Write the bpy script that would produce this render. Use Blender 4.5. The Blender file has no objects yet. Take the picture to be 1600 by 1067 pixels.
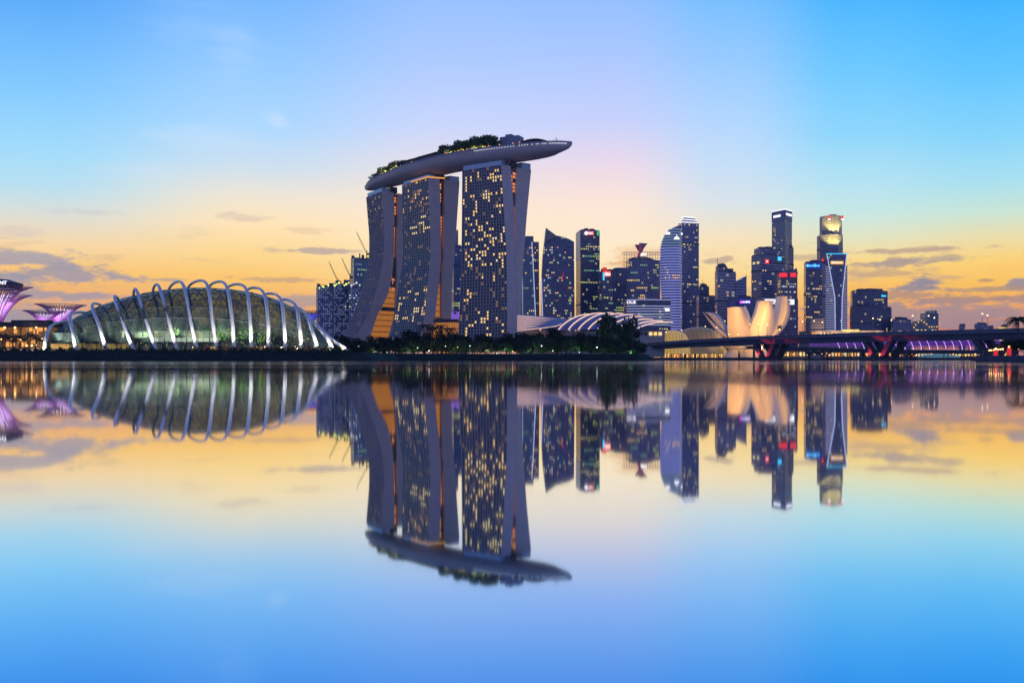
import bpy, math, random
from mathutils import Vector
R = math.radians
rnd = random.Random(7)
SC = bpy.context.scene
COL = SC.collection

def lin(r, g, b):
    return tuple(((c/255)/12.92 if c/255 <= .04045 else ((c/255+.055)/1.055)**2.4) for c in (r, g, b))
def lin4(r, g, b): return lin(r, g, b)+(1,)

# ---------------------------------------------------------------- camera, sky, sun, exposure
EYE, F, HY = .5, 1400., 562.4          # eye height (m), focal length and horizon row of the 1600 px photograph
cd = bpy.data.cameras.new('camera'); cam = bpy.data.objects.new('camera', cd); COL.objects.link(cam)
cam.location = (0, 0, EYE); cam.rotation_euler = (R(90), 0, 0)
cd.sensor_width = 36; cd.lens = 36*F/1600; cd.shift_y = (HY-533.5)/1600
cd.clip_start = .1; cd.clip_end = 30000
SC.camera = cam
SC.view_settings.view_transform = 'Standard'; SC.view_settings.look = 'None'
SC.view_settings.exposure = 0; SC.view_settings.gamma = 1
SC.render.film_transparent = False
SC.cycles.use_denoising = True
SC.cycles.max_bounces = 8; SC.cycles.transparent_max_bounces = 24
SC.cycles.sample_clamp_indirect = 4

def AZ(px): return math.degrees(math.atan2(px-800, F))
def EL(px, py): return (HY-py)/math.hypot(F, px-800)

world = bpy.data.worlds.new('World'); SC.world = world; world.use_nodes = True
def build_sky():
    nt = world.node_tree; nt.nodes.clear(); N = nt.nodes; L = nt.links.new
    def m(op, a, b=None, c=None, clamp=False):
        n = N.new('ShaderNodeMath'); n.operation = op; n.use_clamp = clamp
        for i, v in enumerate((a, b, c)):
            if v is None: continue
            if isinstance(v, (int, float)): n.inputs[i].default_value = v
            else: L(v, n.inputs[i])
        return n.outputs[0]
    def mix(fac, a, b):
        n = N.new('ShaderNodeMix'); n.data_type = 'RGBA'
        for s, v in ((n.inputs[0], fac), (n.inputs[6], a), (n.inputs[7], b)):
            if isinstance(v, (int, float)): s.default_value = v
            elif isinstance(v, tuple): s.default_value = v
            else: L(v, s)
        return n.outputs[2]
    def sstep(v, a, b):
        n = N.new('ShaderNodeMapRange'); n.interpolation_type = 'SMOOTHSTEP'; L(v, n.inputs[0])
        n.inputs[1].default_value = a; n.inputs[2].default_value = b
        return n.outputs[0]
    tc = N.new('ShaderNodeTexCoord'); sp = N.new('ShaderNodeSeparateXYZ'); L(tc.outputs['Generated'], sp.inputs[0])
    x, y, z = sp.outputs
    az = m('MULTIPLY', m('ARCTAN2', x, y), 180/math.pi)
    hyp = m('MAXIMUM', m('SQRT', m('ADD', m('MULTIPLY', x, x), m('MULTIPLY', y, y))), .001)
    el = m('MINIMUM', m('DIVIDE', z, hyp), 1.6)
    TMAX = .8
    pos = m('DIVIDE', el, TMAX, clamp=True)
    cols = [                                             # (pixel column, [(row, r, g, b) ...]) the dusk sky as it is seen from the water
        (-300, [(-560,20,70,160),(-150,60,130,225),(0,84,166,244),(130,118,192,252),(235,150,214,250),(290,178,222,240),(330,212,222,222),(380,244,214,170),(420,252,200,130),(455,236,178,128),(500,196,160,150),(550,176,150,150)]),
        (60,  [(-560,20,70,160),(-150,70,140,232),(0,92,170,246),(130,128,198,252),(235,160,218,248),(290,184,222,238),(330,216,222,216),(380,248,216,166),(420,255,202,112),(455,246,182,110),(500,204,164,150),(550,180,150,150)]),
        (400, [(-560,20,70,160),(-150,90,155,238),(0,120,182,250),(100,146,200,252),(200,172,214,250),(260,204,222,236),(310,240,228,208),(350,255,228,180),(400,255,216,138),(440,255,200,104),(480,244,174,106),(550,200,150,130)]),
        (700, [(-560,20,70,160),(-150,110,160,240),(0,150,190,250),(100,172,200,251),(200,200,212,248),(270,232,222,226),(320,250,230,210),(370,254,232,194),(430,255,220,150),(480,252,190,110),(550,210,150,120)]),
        (960, [(-560,20,70,160),(-150,110,158,238),(0,146,188,250),(100,172,198,250),(190,197,207,248),(260,234,216,230),(320,251,228,212),(380,254,234,202),(430,255,228,178),(480,253,202,128),(550,214,150,116)]),
        (1140,[(-560,20,70,160),(-150,80,155,238),(0,118,188,252),(100,150,200,251),(190,176,212,250),(260,196,220,244),(320,216,226,230),(370,246,226,188),(420,255,222,152),(470,254,200,112),(550,220,140,100)]),
        (1330,[(-560,20,70,160),(-150,50,150,236),(0,76,180,250),(110,108,198,252),(210,140,212,248),(280,176,224,240),(335,200,230,226),(375,228,228,190),(410,253,216,130),(450,255,195,90),(490,248,166,84),(520,232,130,84),(550,200,120,100)]),
        (1560,[(-560,20,70,160),(-150,44,146,236),(0,66,178,250),(110,96,194,252),(210,132,210,248),(280,166,222,238),(330,200,228,212),(370,236,222,168),(405,254,212,116),(450,255,192,82),(490,240,158,100),(520,222,120,92),(550,196,116,106)]),
    ]
    def ramp(px, st):
        n = N.new('ShaderNodeValToRGB'); r = n.color_ramp; r.interpolation = 'EASE' if False else 'LINEAR'
        sts = sorted((max(0., min(1., EL(px, py)/TMAX)), lin4(a, b, c)) for py, a, b, c in st)
        r.elements[0].position, r.elements[0].color = sts[0]
        r.elements[1].position, r.elements[1].color = sts[-1]
        for p_, c_ in sts[1:-1]:
            e = r.elements.new(p_); e.color = c_
        L(pos, n.inputs[0]); return n.outputs[0]
    cur = ramp(*cols[0])
    for (pa, _), (pb, st) in zip(cols, cols[1:]):
        cur = mix(sstep(az, AZ(pa), AZ(pb)), cur, ramp(pb, st))
    # thin cloud: long streaks low over the horizon, and separate banks with ragged rims
    cv = N.new('ShaderNodeCombineXYZ'); L(m('MULTIPLY', az, .22), cv.inputs[0]); L(m('MULTIPLY', el, 62), cv.inputs[1])
    n1 = N.new('ShaderNodeTexNoise'); n1.inputs['Scale'].default_value = 1.; n1.inputs['Detail'].default_value = 7; n1.inputs['Roughness'].default_value = .62
    L(cv.outputs[0], n1.inputs['Vector']); ns = n1.outputs[0]
    cv2 = N.new('ShaderNodeCombineXYZ'); L(m('MULTIPLY', az, .62), cv2.inputs[0]); L(m('MULTIPLY', el, 105), cv2.inputs[1]); cv2.inputs[2].default_value = 4.
    n2 = N.new('ShaderNodeTexNoise'); n2.inputs['Scale'].default_value = 1.; n2.inputs['Detail'].default_value = 8; n2.inputs['Roughness'].default_value = .68
    L(cv2.outputs[0], n2.inputs['Vector']); nb = n2.outputs[0]
    low = m('MULTIPLY', sstep(el, .165, .06), sstep(m('ABSOLUTE', az), 6, 20))
    streak = m('MULTIPLY', sstep(ns, .55, .68), m('MULTIPLY', low, .55))
    cur = mix(streak, cur, lin4(176, 150, 146))
    glow = m('MULTIPLY', sstep(ns, .46, .36), m('MULTIPLY', sstep(el, .12, .05), .35))
    cur = mix(glow, cur, lin4(255, 178, 92))
    def bank(px, py, rx, ry, col, op, k=3.2, soft=.62, nz=None):
        a = m('DIVIDE', m('SUBTRACT', az, AZ(px)), rx/24.4)
        b = m('DIVIDE', m('SUBTRACT', el, EL(px, py)), ry/F)
        d = m('SQRT', m('ADD', m('MULTIPLY', a, a), m('MULTIPLY', b, b)))
        d = m('ADD', d, m('MULTIPLY', m('SUBTRACT', nz or nb, .5), k))
        return m('MULTIPLY', sstep(d, 1., 1.-soft), op), lin4(*col)
    banks = [
        (40, 405, 90, 17, (156,154,172), .8), (110, 428, 110, 16, (156,152,168), .85), (-10, 440, 60, 16, (158,154,168), .8),
        (90, 461, 130, 7, (166,154,166), .85), (40, 500, 200, 26, (168,158,164), .8), (380, 340, 50, 10, (206,184,172), .45),
        (490, 392, 75, 6, (176,160,158), .75), (440, 437, 80, 5, (196,160,128), .7), (480, 470, 70, 14, (176,156,156), .8), (255, 437, 30, 4, (178,160,150), .7),
        (480, 360, 50, 7, (226,196,160), .5), (140, 332, 60, 6, (200,196,204), .4), (20, 362, 50, 9, (220,204,190), .6),
        (1128, 408, 34, 7, (190,164,146), .8), (1270, 402, 45, 7, (196,170,146), .7),
        (1420, 391, 95, 5, (186,158,140), .8), (1385, 412, 75, 8, (166,148,148), .85), (1380, 428, 60, 6, (190,160,130), .6), (1460, 404, 60, 6, (176,156,146), .7),
        (1445, 440, 30, 11, (146,138,152), .95), (1430, 450, 40, 7, (150,140,150), .9), (1595, 442, 24, 10, (150,140,156), .9),
        (1400, 462, 90, 8, (176,142,126), .8), (1520, 468, 130, 8, (170,138,128), .85), (1550, 452, 60, 5, (176,146,126), .8),
        (1480, 492, 200, 24, (170,142,144), .9), (1560, 506, 90, 12, (180,140,136), .7), (1370, 478, 60, 9, (180,150,140), .7), (1000, 400, 50, 22, (238,176,120), .45), (1340, 430, 40, 20, (200,166,140), .4),
        (1545, 438, 16, 3, (170,140,120), .7), (975, 412, 40, 5, (220,160,110), .6),
    ]
    for bk in banks:
        f, c = bank(*bk); cur = mix(f, cur, c)
    wisps = [(370, 90, 55, 60, (204,222,250), .2), (330, 215, 120, 30, (206,226,250), .32), (435, 185, 26, 22, (220,230,250), .4), (250, 270, 120, 20, (214,226,244), .25), (300, 40, 90, 50, (186,214,250), .15)]
    for bk in wisps:
        f, c = bank(*bk, k=2.2, soft=1.1, nz=ns); cur = mix(f, cur, c)
    # the sky behind the camera: the darker, blue eastern side of dusk
    rb = N.new('ShaderNodeValToRGB'); L(pos, rb.inputs[0])
    rb.color_ramp.elements[0].position = 0; rb.color_ramp.elements[0].color = lin4(164, 160, 206)
    rb.color_ramp.elements[1].position = 1; rb.color_ramp.elements[1].color = lin4(20, 70, 160)
    e = rb.color_ramp.elements.new(.35); e.color = lin4(136, 154, 218)
    cur = mix(sstep(m('ABSOLUTE', az), 55, 110), cur, rb.outputs[0])
    bg = N.new('ShaderNodeBackground'); L(cur, bg.inputs[0]); bg.inputs[1].default_value = 1.07
    out = N.new('ShaderNodeOutputWorld'); L(bg.outputs[0], out.inputs[0])
build_sky()
world.cycles.sampling_method = 'MANUAL'; world.cycles.sample_map_resolution = 512

sl = bpy.data.lights.new('sun', 'SUN'); sl.energy = .5; sl.angle = R(2); sl.color = (1, .62, .34)
so = bpy.data.objects.new('sun', sl); COL.objects.link(so)
# the sun has just set behind the towers: only the sky still lights the scene
so.rotation_euler = Vector((38/F, -1, math.tan(R(2)))).to_track_quat('-Z', 'Y').to_euler()

# ---------------------------------------------------------------- helpers
def P(px, py, Y): return Vector(((px-800)/F*Y, Y, EYE+(HY-py)/F*Y))
def X(px, Y): return (px-800)/F*Y
def Z(py, Y): return EYE+(HY-py)/F*Y
WL = {}
def wl(o): return WL.get(o.name, Vector((0, 0, 0))) if o else Vector((0, 0, 0))
def thing(name, label, cat, loc, group=None):
    o = bpy.data.objects.new(name, None); COL.objects.link(o); o.empty_display_size = 1
    o.location = loc; WL[o.name] = Vector(loc)
    o['label'] = label; o['category'] = cat
    if group: o['group'] = group
    return o
def tag(o, label=None, cat=None, group=None, kind=None):
    for k, v in (('label', label), ('category', cat), ('group', group), ('kind', kind)):
        if v: o[k] = v
    return o
class MB:
    def __init__(s): s.v = []; s.f = []; s.uv = []; s.m = []
    def poly(s, pts, uv=None, m=0):
        i = len(s.v); s.v += [tuple(p) for p in pts]; s.f.append(tuple(range(i, i+len(pts))))
        s.uv += list(uv) if uv else [(0, 0)]*len(pts); s.m.append(m)
    def box(s, c, d, rz=0, m=0):
        cx, cy, cz = c; a, b, h = d[0]/2, d[1]/2, d[2]/2; co, si = math.cos(rz), math.sin(rz)
        q = [(cx+co*x-si*y, cy+si*x+co*y) for x, y in ((-a,-b),(a,-b),(a,b),(-a,b))]
        s.prism(q, cz-h, cz+h, m)
    def prism(s, fp, z0, z1, m=0, mt=None, u0=0, scale_top=None):
        n = len(fp); top = [(x, y, z1) for x, y in fp]
        for i in range(n):
            a, b = fp[i], fp[(i+1) % n]; l = math.hypot(b[0]-a[0], b[1]-a[1]); u = u0
            s.poly([(a[0],a[1],z0),(b[0],b[1],z0),(b[0],b[1],z1),(a[0],a[1],z1)], [(u,z0),(u+l,z0),(u+l,z1),(u,z1)], m)
        mt = m if mt is None else mt
        s.poly(top, None, mt); s.poly([(x, y, z0) for x, y in reversed(fp)], None, mt)
    def beam(s, p, q, w, h=None, m=0):
        s.tube([p, q], w/2, 4, m)
    def tube(s, pts, r, n=6, m=0, cap=True):
        pts = [Vector(p) for p in pts]; rs = r if isinstance(r, (list, tuple)) else [r]*len(pts); rings = []
        ref = None
        for i, p in enumerate(pts):
            t = (pts[min(i+1, len(pts)-1)]-pts[max(i-1, 0)]).normalized()
            if ref is None:
                ref = Vector((0, 0, 1)) if abs(t.z) < .9 else Vector((0, 1, 0))
            a = (ref-t*ref.dot(t)).normalized(); ref = a; b = t.cross(a)
            rings.append([p+(a*math.cos(k*2*math.pi/n+math.pi/n)+b*math.sin(k*2*math.pi/n+math.pi/n))*rs[i] for k in range(n)])
        i0 = len(s.v)
        for rg in rings: s.v += [tuple(p) for p in rg]
        for i in range(len(rings)-1):
            for k in range(n):
                k2 = (k+1) % n
                s.f.append((i0+i*n+k, i0+i*n+k2, i0+(i+1)*n+k2, i0+(i+1)*n+k)); s.uv += [(k, i), (k+1, i), (k+1, i+1), (k, i+1)]; s.m.append(m)
        if cap:
            s.f.append(tuple(i0+k for k in reversed(range(n)))); s.uv += [(0, 0)]*n; s.m.append(m)
            s.f.append(tuple(i0+(len(rings)-1)*n+k for k in range(n))); s.uv += [(0, 0)]*n; s.m.append(m)
    def grid(s, g, uvf=None, m=0, closed=False):
        i0 = len(s.v); nr, nc = len(g), len(g[0])
        for row in g: s.v += [tuple(p) for p in row]
        for i in range(nr-1):
            for j in range(nc-1 if not closed else nc):
                j2 = (j+1) % nc
                s.f.append((i0+i*nc+j, i0+i*nc+j2, i0+(i+1)*nc+j2, i0+(i+1)*nc+j))
                s.uv += [uvf(i, j), uvf(i, j+1), uvf(i+1, j+1), uvf(i+1, j)] if uvf else [(j, i), (j+1, i), (j+1, i+1), (j, i+1)]; s.m.append(m)
    def ball(s, c, r, nu=8, nv=6, m=0, sz=1):
        g = [[(c[0]+r*math.sin(math.pi*i/nv)*math.cos(2*math.pi*j/nu), c[1]+r*math.sin(math.pi*i/nv)*math.sin(2*math.pi*j/nu), c[2]-r*sz*math.cos(math.pi*i/nv)) for j in range(nu)] for i in range(nv+1)]
        s.grid(g, None, m, True)
    def mesh(s, name, mats, off=(0, 0, 0), smooth=False):
        me = bpy.data.meshes.new(name)
        ox, oy, oz = off
        me.from_pydata([(x-ox, y-oy, z-oz) for x, y, z in s.v], [], s.f)
        ul = me.uv_layers.new(name='UVMap'); ul.data.foreach_set('uv', [c for p in s.uv for c in p])
        for mt in (mats if isinstance(mats, (list, tuple)) else [mats]): me.materials.append(mt)
        me.polygons.foreach_set('material_index', s.m)
        if smooth: me.polygons.foreach_set('use_smooth', [True]*len(s.f))
        me.update(); return me
    def build(s, name, mats, parent=None, smooth=False):
        w = wl(parent); o = bpy.data.objects.new(name, s.mesh(name, mats, w, smooth)); COL.objects.link(o)
        if parent: o.parent = parent; WL[o.name] = w
        return o
def put(name, me, parent, loc, rz=0, scale=None):
    o = bpy.data.objects.new(name, me); COL.objects.link(o); o.location = Vector(loc)-wl(parent)
    o.rotation_euler = (0, 0, rz)
    if scale: o.scale = scale
    if parent: o.parent = parent
    return o
def spline(pts, n=6):
    pts = [Vector(p) for p in pts]; out = []
    for i in range(len(pts)-1):
        p0, p1, p2, p3 = pts[max(i-1, 0)], pts[i], pts[i+1], pts[min(i+2, len(pts)-1)]
        for k in range(n):
            t = k/n
            out.append(.5*((2*p1)+(p2-p0)*t+(2*p0-5*p1+4*p2-p3)*t*t+(3*p1-p0-3*p2+p3)*t**3))
    out.append(pts[-1]); return out
_dot = {}
def dots(parent, pts, r_, mt, name, most=99):
    if (mt.name, name) not in _dot:
        b = MB(); b.ball((0, 0, 0), 1, 6, 4); _dot[mt.name, name] = b.mesh(name, mt)
    for p in pts[:most]: put(name, _dot[mt.name, name], parent, p, 0, (r_, r_, r_))
    if len(pts) > most:
        b = MB()
        for p in pts[most:]: b.ball(p, r_, 6, 4)
        tag(b.build(name, mt, parent), kind='stuff')
def interp(tab, x):
    if x <= tab[0][0]: return tab[0][1]
    for (a, va), (b, vb) in zip(tab, tab[1:]):
        if x <= b: return va+(vb-va)*(x-a)/(b-a)
    return tab[-1][1]
def lamp(name, kind, loc, power, col, target=None, radius=.5, cone=60):
    if kind == 'POINT': kind, cone, target = 'SPOT', 165, Vector(loc)+Vector((0, 1, .35))   # shaded fittings that throw their light inland
    l = bpy.data.lights.new(name, kind); l.energy = power; l.color = col; l.shadow_soft_size = radius
    o = bpy.data.objects.new(name, l); COL.objects.link(o); o.location = loc
    if kind == 'SPOT':
        l.spot_size = R(cone); l.spot_blend = .6
        o.rotation_euler = (Vector(target)-Vector(loc)).to_track_quat('-Z', 'Y').to_euler()
    return o

# ---------------------------------------------------------------- materials
M = {}
def mat(name, col, rough=.6, metal=0, spec=.5, noise=.0, nscale=1., emit=None, estr=0, coat=0):
    if name in M: return M[name]
    m = bpy.data.materials.new(name); m.use_nodes = True; nt = m.node_tree; b = nt.nodes['Principled BSDF']
    b.inputs['Base Color'].default_value = tuple(col)+(1,); b.inputs['Roughness'].default_value = rough
    b.inputs['Metallic'].default_value = metal; b.inputs['Specular IOR Level'].default_value = spec
    if noise:
        tc = nt.nodes.new('ShaderNodeTexCoord'); n = nt.nodes.new('ShaderNodeTexNoise'); n.inputs['Scale'].default_value = nscale; n.inputs['Detail'].default_value = 5
        nt.links.new(tc.outputs['Object'], n.inputs['Vector'])
        mr = nt.nodes.new('ShaderNodeMapRange'); mr.inputs[1].default_value = .3; mr.inputs[2].default_value = .7; mr.inputs[3].default_value = 1-noise; mr.inputs[4].default_value = 1+noise
        nt.links.new(n.outputs[0], mr.inputs[0])
        mx = nt.nodes.new('ShaderNodeVectorMath'); mx.operation = 'SCALE'; mx.inputs[0].default_value = col; nt.links.new(mr.outputs[0], mx.inputs['Scale'])
        nt.links.new(mx.outputs[0], b.inputs['Base Color'])
    if emit:
        b.inputs['Emission Color'].default_value = tuple(emit)+(1,); b.inputs['Emission Strength'].default_value = estr
        m.cycles.emission_sampling = 'NONE'
    M[name] = m; return m
def glow(name, rgb, s): return mat(name, (.02, .02, .02), .5, emit=lin(*rgb), estr=s)
def facade(name, glass, frame, fh=4., bay=3., band=.3, mull=.12, rough=.12, dim=.03, dimcol=(255, 214, 150), vary=.5, dstr=.35):
    """curtain wall: storeys of height fh and bays of width bay in metres, a spandrel band and mullions; rooms dimly lit here and there"""
    if name in M: return M[name]
    m = bpy.data.materials.new(name); m.use_nodes = True; nt = m.node_tree; N = nt.nodes; L = nt.links.new; b = N['Principled BSDF']
    uv = N.new('ShaderNodeUVMap'); sp = N.new('ShaderNodeSeparateXYZ'); L(uv.outputs[0], sp.inputs[0])
    def ma(op, a, c=None):
        n = N.new('ShaderNodeMath'); n.operation = op
        for i, v in enumerate((a, c)):
            if v is None: continue
            if isinstance(v, (int, float)): n.inputs[i].default_value = v
            else: L(v, n.inputs[i])
        return n.outputs[0]
    u = ma('DIVIDE', sp.outputs[0], bay); v = ma('DIVIDE', sp.outputs[1], fh)
    fu, fv = ma('FRACT', u), ma('FRACT', v)
    win = ma('MULTIPLY', ma('GREATER_THAN', fv, band), ma('GREATER_THAN', fu, mull))
    cb = N.new('ShaderNodeCombineXYZ'); L(ma('FLOOR', u), cb.inputs[0]); L(ma('FLOOR', v), cb.inputs[1])
    wn = N.new('ShaderNodeTexWhiteNoise'); wn.noise_dimensions = '2D'; L(cb.outputs[0], wn.inputs['Vector'])
    vr = ma('ADD', ma('MULTIPLY', wn.outputs['Value'], vary), 1-vary/2)
    sc = N.new('ShaderNodeVectorMath'); sc.operation = 'SCALE'; sc.inputs[0].default_value = glass; L(vr, sc.inputs['Scale'])
    mx = N.new('ShaderNodeMix'); mx.data_type = 'RGBA'; L(win, mx.inputs[0]); mx.inputs[6].default_value = tuple(frame)+(1,); L(sc.outputs[0], mx.inputs[7])
    L(mx.outputs[2], b.inputs['Base Color'])
    L(ma('SUBTRACT', .55, ma('MULTIPLY', win, .55-rough)), b.inputs['Roughness'])
    lit = ma('MULTIPLY', win, ma('LESS_THAN', ma('FRACT', ma('MULTIPLY', wn.outputs['Value'], 37.)), dim))
    b.inputs['Emission Color'].default_value = lin4(*dimcol); L(ma('MULTIPLY', lit, dstr), b.inputs['Emission Strength'])
    m.cycles.emission_sampling = 'NONE'
    M[name] = m; return m

concrete = mat('pale_concrete', (.64, .52, .50), .7, noise=.12, nscale=.05)
slab_panels = facade('slab_panels', (.57, .48, .44), (.45, .38, .35), 1, .5, .07, .04, .6, 0, vary=.1)      # precast wall panels and their joints
hull_panels = facade('hull_panels', (.50, .45, .43), (.40, .36, .35), 2, 1, .05, .06, .5, 0, vary=.09)
dark_metal = mat('dark_metal', (.035, .04, .055), .45)
grey_metal = mat('grey_metal', (.25, .26, .3), .4, metal=.3)
white_paint = mat('white_paint', (.78, .78, .8), .45, noise=.06, nscale=.3)
roof_grey = mat('roof_grey', (.14, .14, .18), .8, noise=.2, nscale=.1)
bark = mat('bark', (.06, .045, .035), .9, noise=.3, nscale=2)
warm_win = [glow('lit_window_amber', (255, 206, 112), 1.25), glow('lit_window_cream', (255, 226, 160), 1.1), glow('lit_window_orange', (255, 172, 84), 1.), glow('lit_window_dim', (220, 170, 110), .4)]
green_win = [glow('lit_window_lime', (216, 245, 120), .8), glow('lit_window_mint', (170, 230, 180), .6), glow('lit_window_yellow', (250, 232, 130), .85)]
cool_win = [glow('lit_window_white', (236, 240, 255), .85), glow('lit_window_ice', (160, 195, 250), .5), glow('lit_window_straw', (255, 236, 180), .75)]
GLOWW = glow('sign_white', (250, 245, 255), 1.5); GLOWR = glow('sign_red', (255, 50, 60), 1.); GLOWB = glow('sign_blue', (90, 190, 255), 1.6)
GLOWC = glow('sign_cyan', (60, 200, 255), 1.4); GLOWP = glow('sign_purple', (130, 70, 255), 1.6); GLOWY = glow('sign_yellow', (255, 236, 120), 1.8)
LEDW = glow('led_white', (196, 200, 255), .95); LAMPW = glow('lamp_warm', (255, 196, 120), 5.); LAMPG = glow('lamp_green', (190, 255, 190), 3.); LAMPC = glow('lamp_cool', (240, 240, 255), 5.)
PEACH = glow('peach_glow', (255, 206, 184), 1.15)

_unit = {}
def unit_box(mt):
    if mt.name not in _unit:
        b = MB(); b.box((0, 0, 0), (1, 1, 1)); _unit[mt.name] = b.mesh('window', mt)
    return _unit[mt.name]
def windows(parent, p, q, z0, z1, fh, bay, n, mats, seed, band=.3, mull=.12, run=4, rows=None, thick=.3, out=.1, ulim=(0, 1), left=None):
    """n lit windows on the wall from p to q, each a part of its own, in short runs along the storeys"""
    r = random.Random(seed); d = Vector((q[0]-p[0], q[1]-p[1], 0)); l = d.length; d.normalize(); nrm = Vector((d.y, -d.x, 0)); rz = math.atan2(d.y, d.x)
    n = int(n*.62); nc = int(l/bay); k0, k1 = math.ceil(z0/fh), int(z1/fh)-1
    if nc < 1 or k1 <= k0: return
    done = set(); tries = 0
    while len(done) < n and tries < n*6:
        tries += 1
        row = r.choice(rows) if rows and r.random() < .75 else r.randint(k0, k1)
        if row < k0 or row > k1: continue
        c = r.randint(int(nc*ulim[0]), max(0, int(nc*ulim[1])-1)); m = r.choice(mats)
        for k in range(r.randint(1, run)):
            if c+k >= nc or (c+k, row) in done or len(done) >= n: continue
            done.add((c+k, row)); w, h = bay*(1-mull)*(.42+.3*r.random()), fh*(1-band)*.62
            ctr = Vector((p[0], p[1], 0))+d*((c+k)*bay+bay*(mull+(1-mull)/2))+nrm*out
            put('window', unit_box(m), parent, (ctr.x, ctr.y, row*fh+fh*(band+(1-band)/2)), rz, (w, thick, h))
def lettering(parent, s, ctr, w, h, mt, rz=0, name='lettering', depth=.4):
    cu = bpy.data.curves.new(name, 'FONT'); cu.body = s; cu.size = 1; cu.extrude = .03; cu.offset = .012
    o = bpy.data.objects.new(name, cu); COL.objects.link(o)
    dg = bpy.context.evaluated_depsgraph_get(); me = bpy.data.meshes.new_from_object(o.evaluated_get(dg))
    bpy.data.objects.remove(o)
    xs = [v.co.x for v in me.vertices]; ys = [v.co.y for v in me.vertices]; x0, x1, y0, y1 = min(xs), max(xs), min(ys), max(ys)
    for v in me.vertices:
        v.co = ((v.co.x-(x0+x1)/2)/(x1-x0)*w, -v.co.z/.03*depth/2, (v.co.y-(y0+y1)/2)/(y1-y0)*h)
    me.materials.clear(); me.materials.append(mt); me.update()
    return put(name, me, parent, ctr, rz)

def letters_blur(parent, ctr, w, h, mt, seed, rz=0):
    """a sign too far off to read: a row of uneven lit strokes"""
    r = random.Random(seed); b = MB(); x = -w/2
    while x < w/2:
        k = w*(.05+.05*r.random()); hh_ = h*r.choice((.6, .6, .62, 1)); b.box((x+k/2, 0, (hh_-h)/2*.6), (k, .5, hh_)); x += k*1.45
    me = b.mesh('lettering', mt); return put('lettering', me, parent, ctr, rz)
# ---------------------------------------------------------------- the evening air over water and city
hm = bpy.data.materials.new('haze'); hm.use_nodes = True; hm.node_tree.nodes.clear()
pv_ = hm.node_tree.nodes.new('ShaderNodeVolumePrincipled'); pv_.inputs['Color'].default_value = (.86, .9, 1, 1); pv_.inputs['Density'].default_value = .000035; pv_.inputs['Anisotropy'].default_value = .3
ou_ = hm.node_tree.nodes.new('ShaderNodeOutputMaterial'); hm.node_tree.links.new(pv_.outputs[0], ou_.inputs['Volume'])
b = MB(); b.box((0, 5500, 139), (24500, 13100, 292)); tag(b.build('haze', hm), kind='stuff')

# ---------------------------------------------------------------- water and land
wm = bpy.data.materials.new('still_water'); wm.use_nodes = True
def water_mat():
    nt = wm.node_tree; N = nt.nodes; L = nt.links.new; b = N['Principled BSDF']
    b.inputs['Metallic'].default_value = 1
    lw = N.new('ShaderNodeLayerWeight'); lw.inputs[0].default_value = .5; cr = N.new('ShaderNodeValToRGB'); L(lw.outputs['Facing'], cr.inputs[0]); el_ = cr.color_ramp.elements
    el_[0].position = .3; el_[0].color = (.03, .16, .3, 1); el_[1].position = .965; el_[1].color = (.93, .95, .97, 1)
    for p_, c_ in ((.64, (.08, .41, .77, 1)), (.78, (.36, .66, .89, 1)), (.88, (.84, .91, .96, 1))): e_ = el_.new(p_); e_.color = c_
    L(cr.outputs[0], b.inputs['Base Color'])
    ge = N.new('ShaderNodeNewGeometry'); sp = N.new('ShaderNodeSeparateXYZ'); L(ge.outputs['Position'], sp.inputs[0])
    n = N.new('ShaderNodeTexNoise'); n.inputs['Scale'].default_value = 1; n.inputs['Detail'].default_value = 3
    mp = N.new('ShaderNodeVectorMath'); mp.operation = 'MULTIPLY'; mp.inputs[1].default_value = (.012, .06, 0); L(ge.outputs['Position'], mp.inputs[0]); L(mp.outputs[0], n.inputs['Vector'])
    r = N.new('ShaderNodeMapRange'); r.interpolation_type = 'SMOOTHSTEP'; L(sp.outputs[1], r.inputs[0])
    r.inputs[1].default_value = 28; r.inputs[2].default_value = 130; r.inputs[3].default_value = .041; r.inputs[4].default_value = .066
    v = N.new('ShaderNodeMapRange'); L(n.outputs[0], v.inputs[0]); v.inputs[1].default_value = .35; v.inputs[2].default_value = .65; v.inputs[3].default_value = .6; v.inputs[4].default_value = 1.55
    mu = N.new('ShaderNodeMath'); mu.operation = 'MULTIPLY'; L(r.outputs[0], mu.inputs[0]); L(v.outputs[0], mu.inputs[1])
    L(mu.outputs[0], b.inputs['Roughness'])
water_mat()
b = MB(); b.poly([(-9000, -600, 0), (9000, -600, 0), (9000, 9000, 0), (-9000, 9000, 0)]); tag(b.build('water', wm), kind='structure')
soil = mat('ground_soil', (.02, .022, .022), .95, noise=.4, nscale=.05)
grass_m = mat('grass', (.014, .02, .012), .95, noise=.4, nscale=.3)
quay = mat('quay_concrete', (.06, .06, .075), .85, noise=.3, nscale=.4)
bed = MB(); bed.poly([(-12000, -900, -6), (12000, -900, -6), (12000, 12000, -6), (-12000, 12000, -6)]); tag(bed.build('ground', soil), kind='structure')
def land(name, fp, z1, m, slope=0, inset=None):
    b = MB(); n = len(fp)
    if inset:
        for i in range(n-1):
            b.poly([fp[i]+(-2,), fp[i+1]+(-2,), fp[i+1]+(.35,), fp[i]+(.35,)])
            b.poly([fp[i]+(.35,), fp[i+1]+(.35,), inset[i+1]+(z1,), inset[i]+(z1,)])
        b.poly([p+(z1,) for p in inset]+[p+(z1,) for p in reversed(fp[n:])])
    else: b.prism(fp, -2, z1)
    return tag(b.build(name, m), kind='structure')
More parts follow.
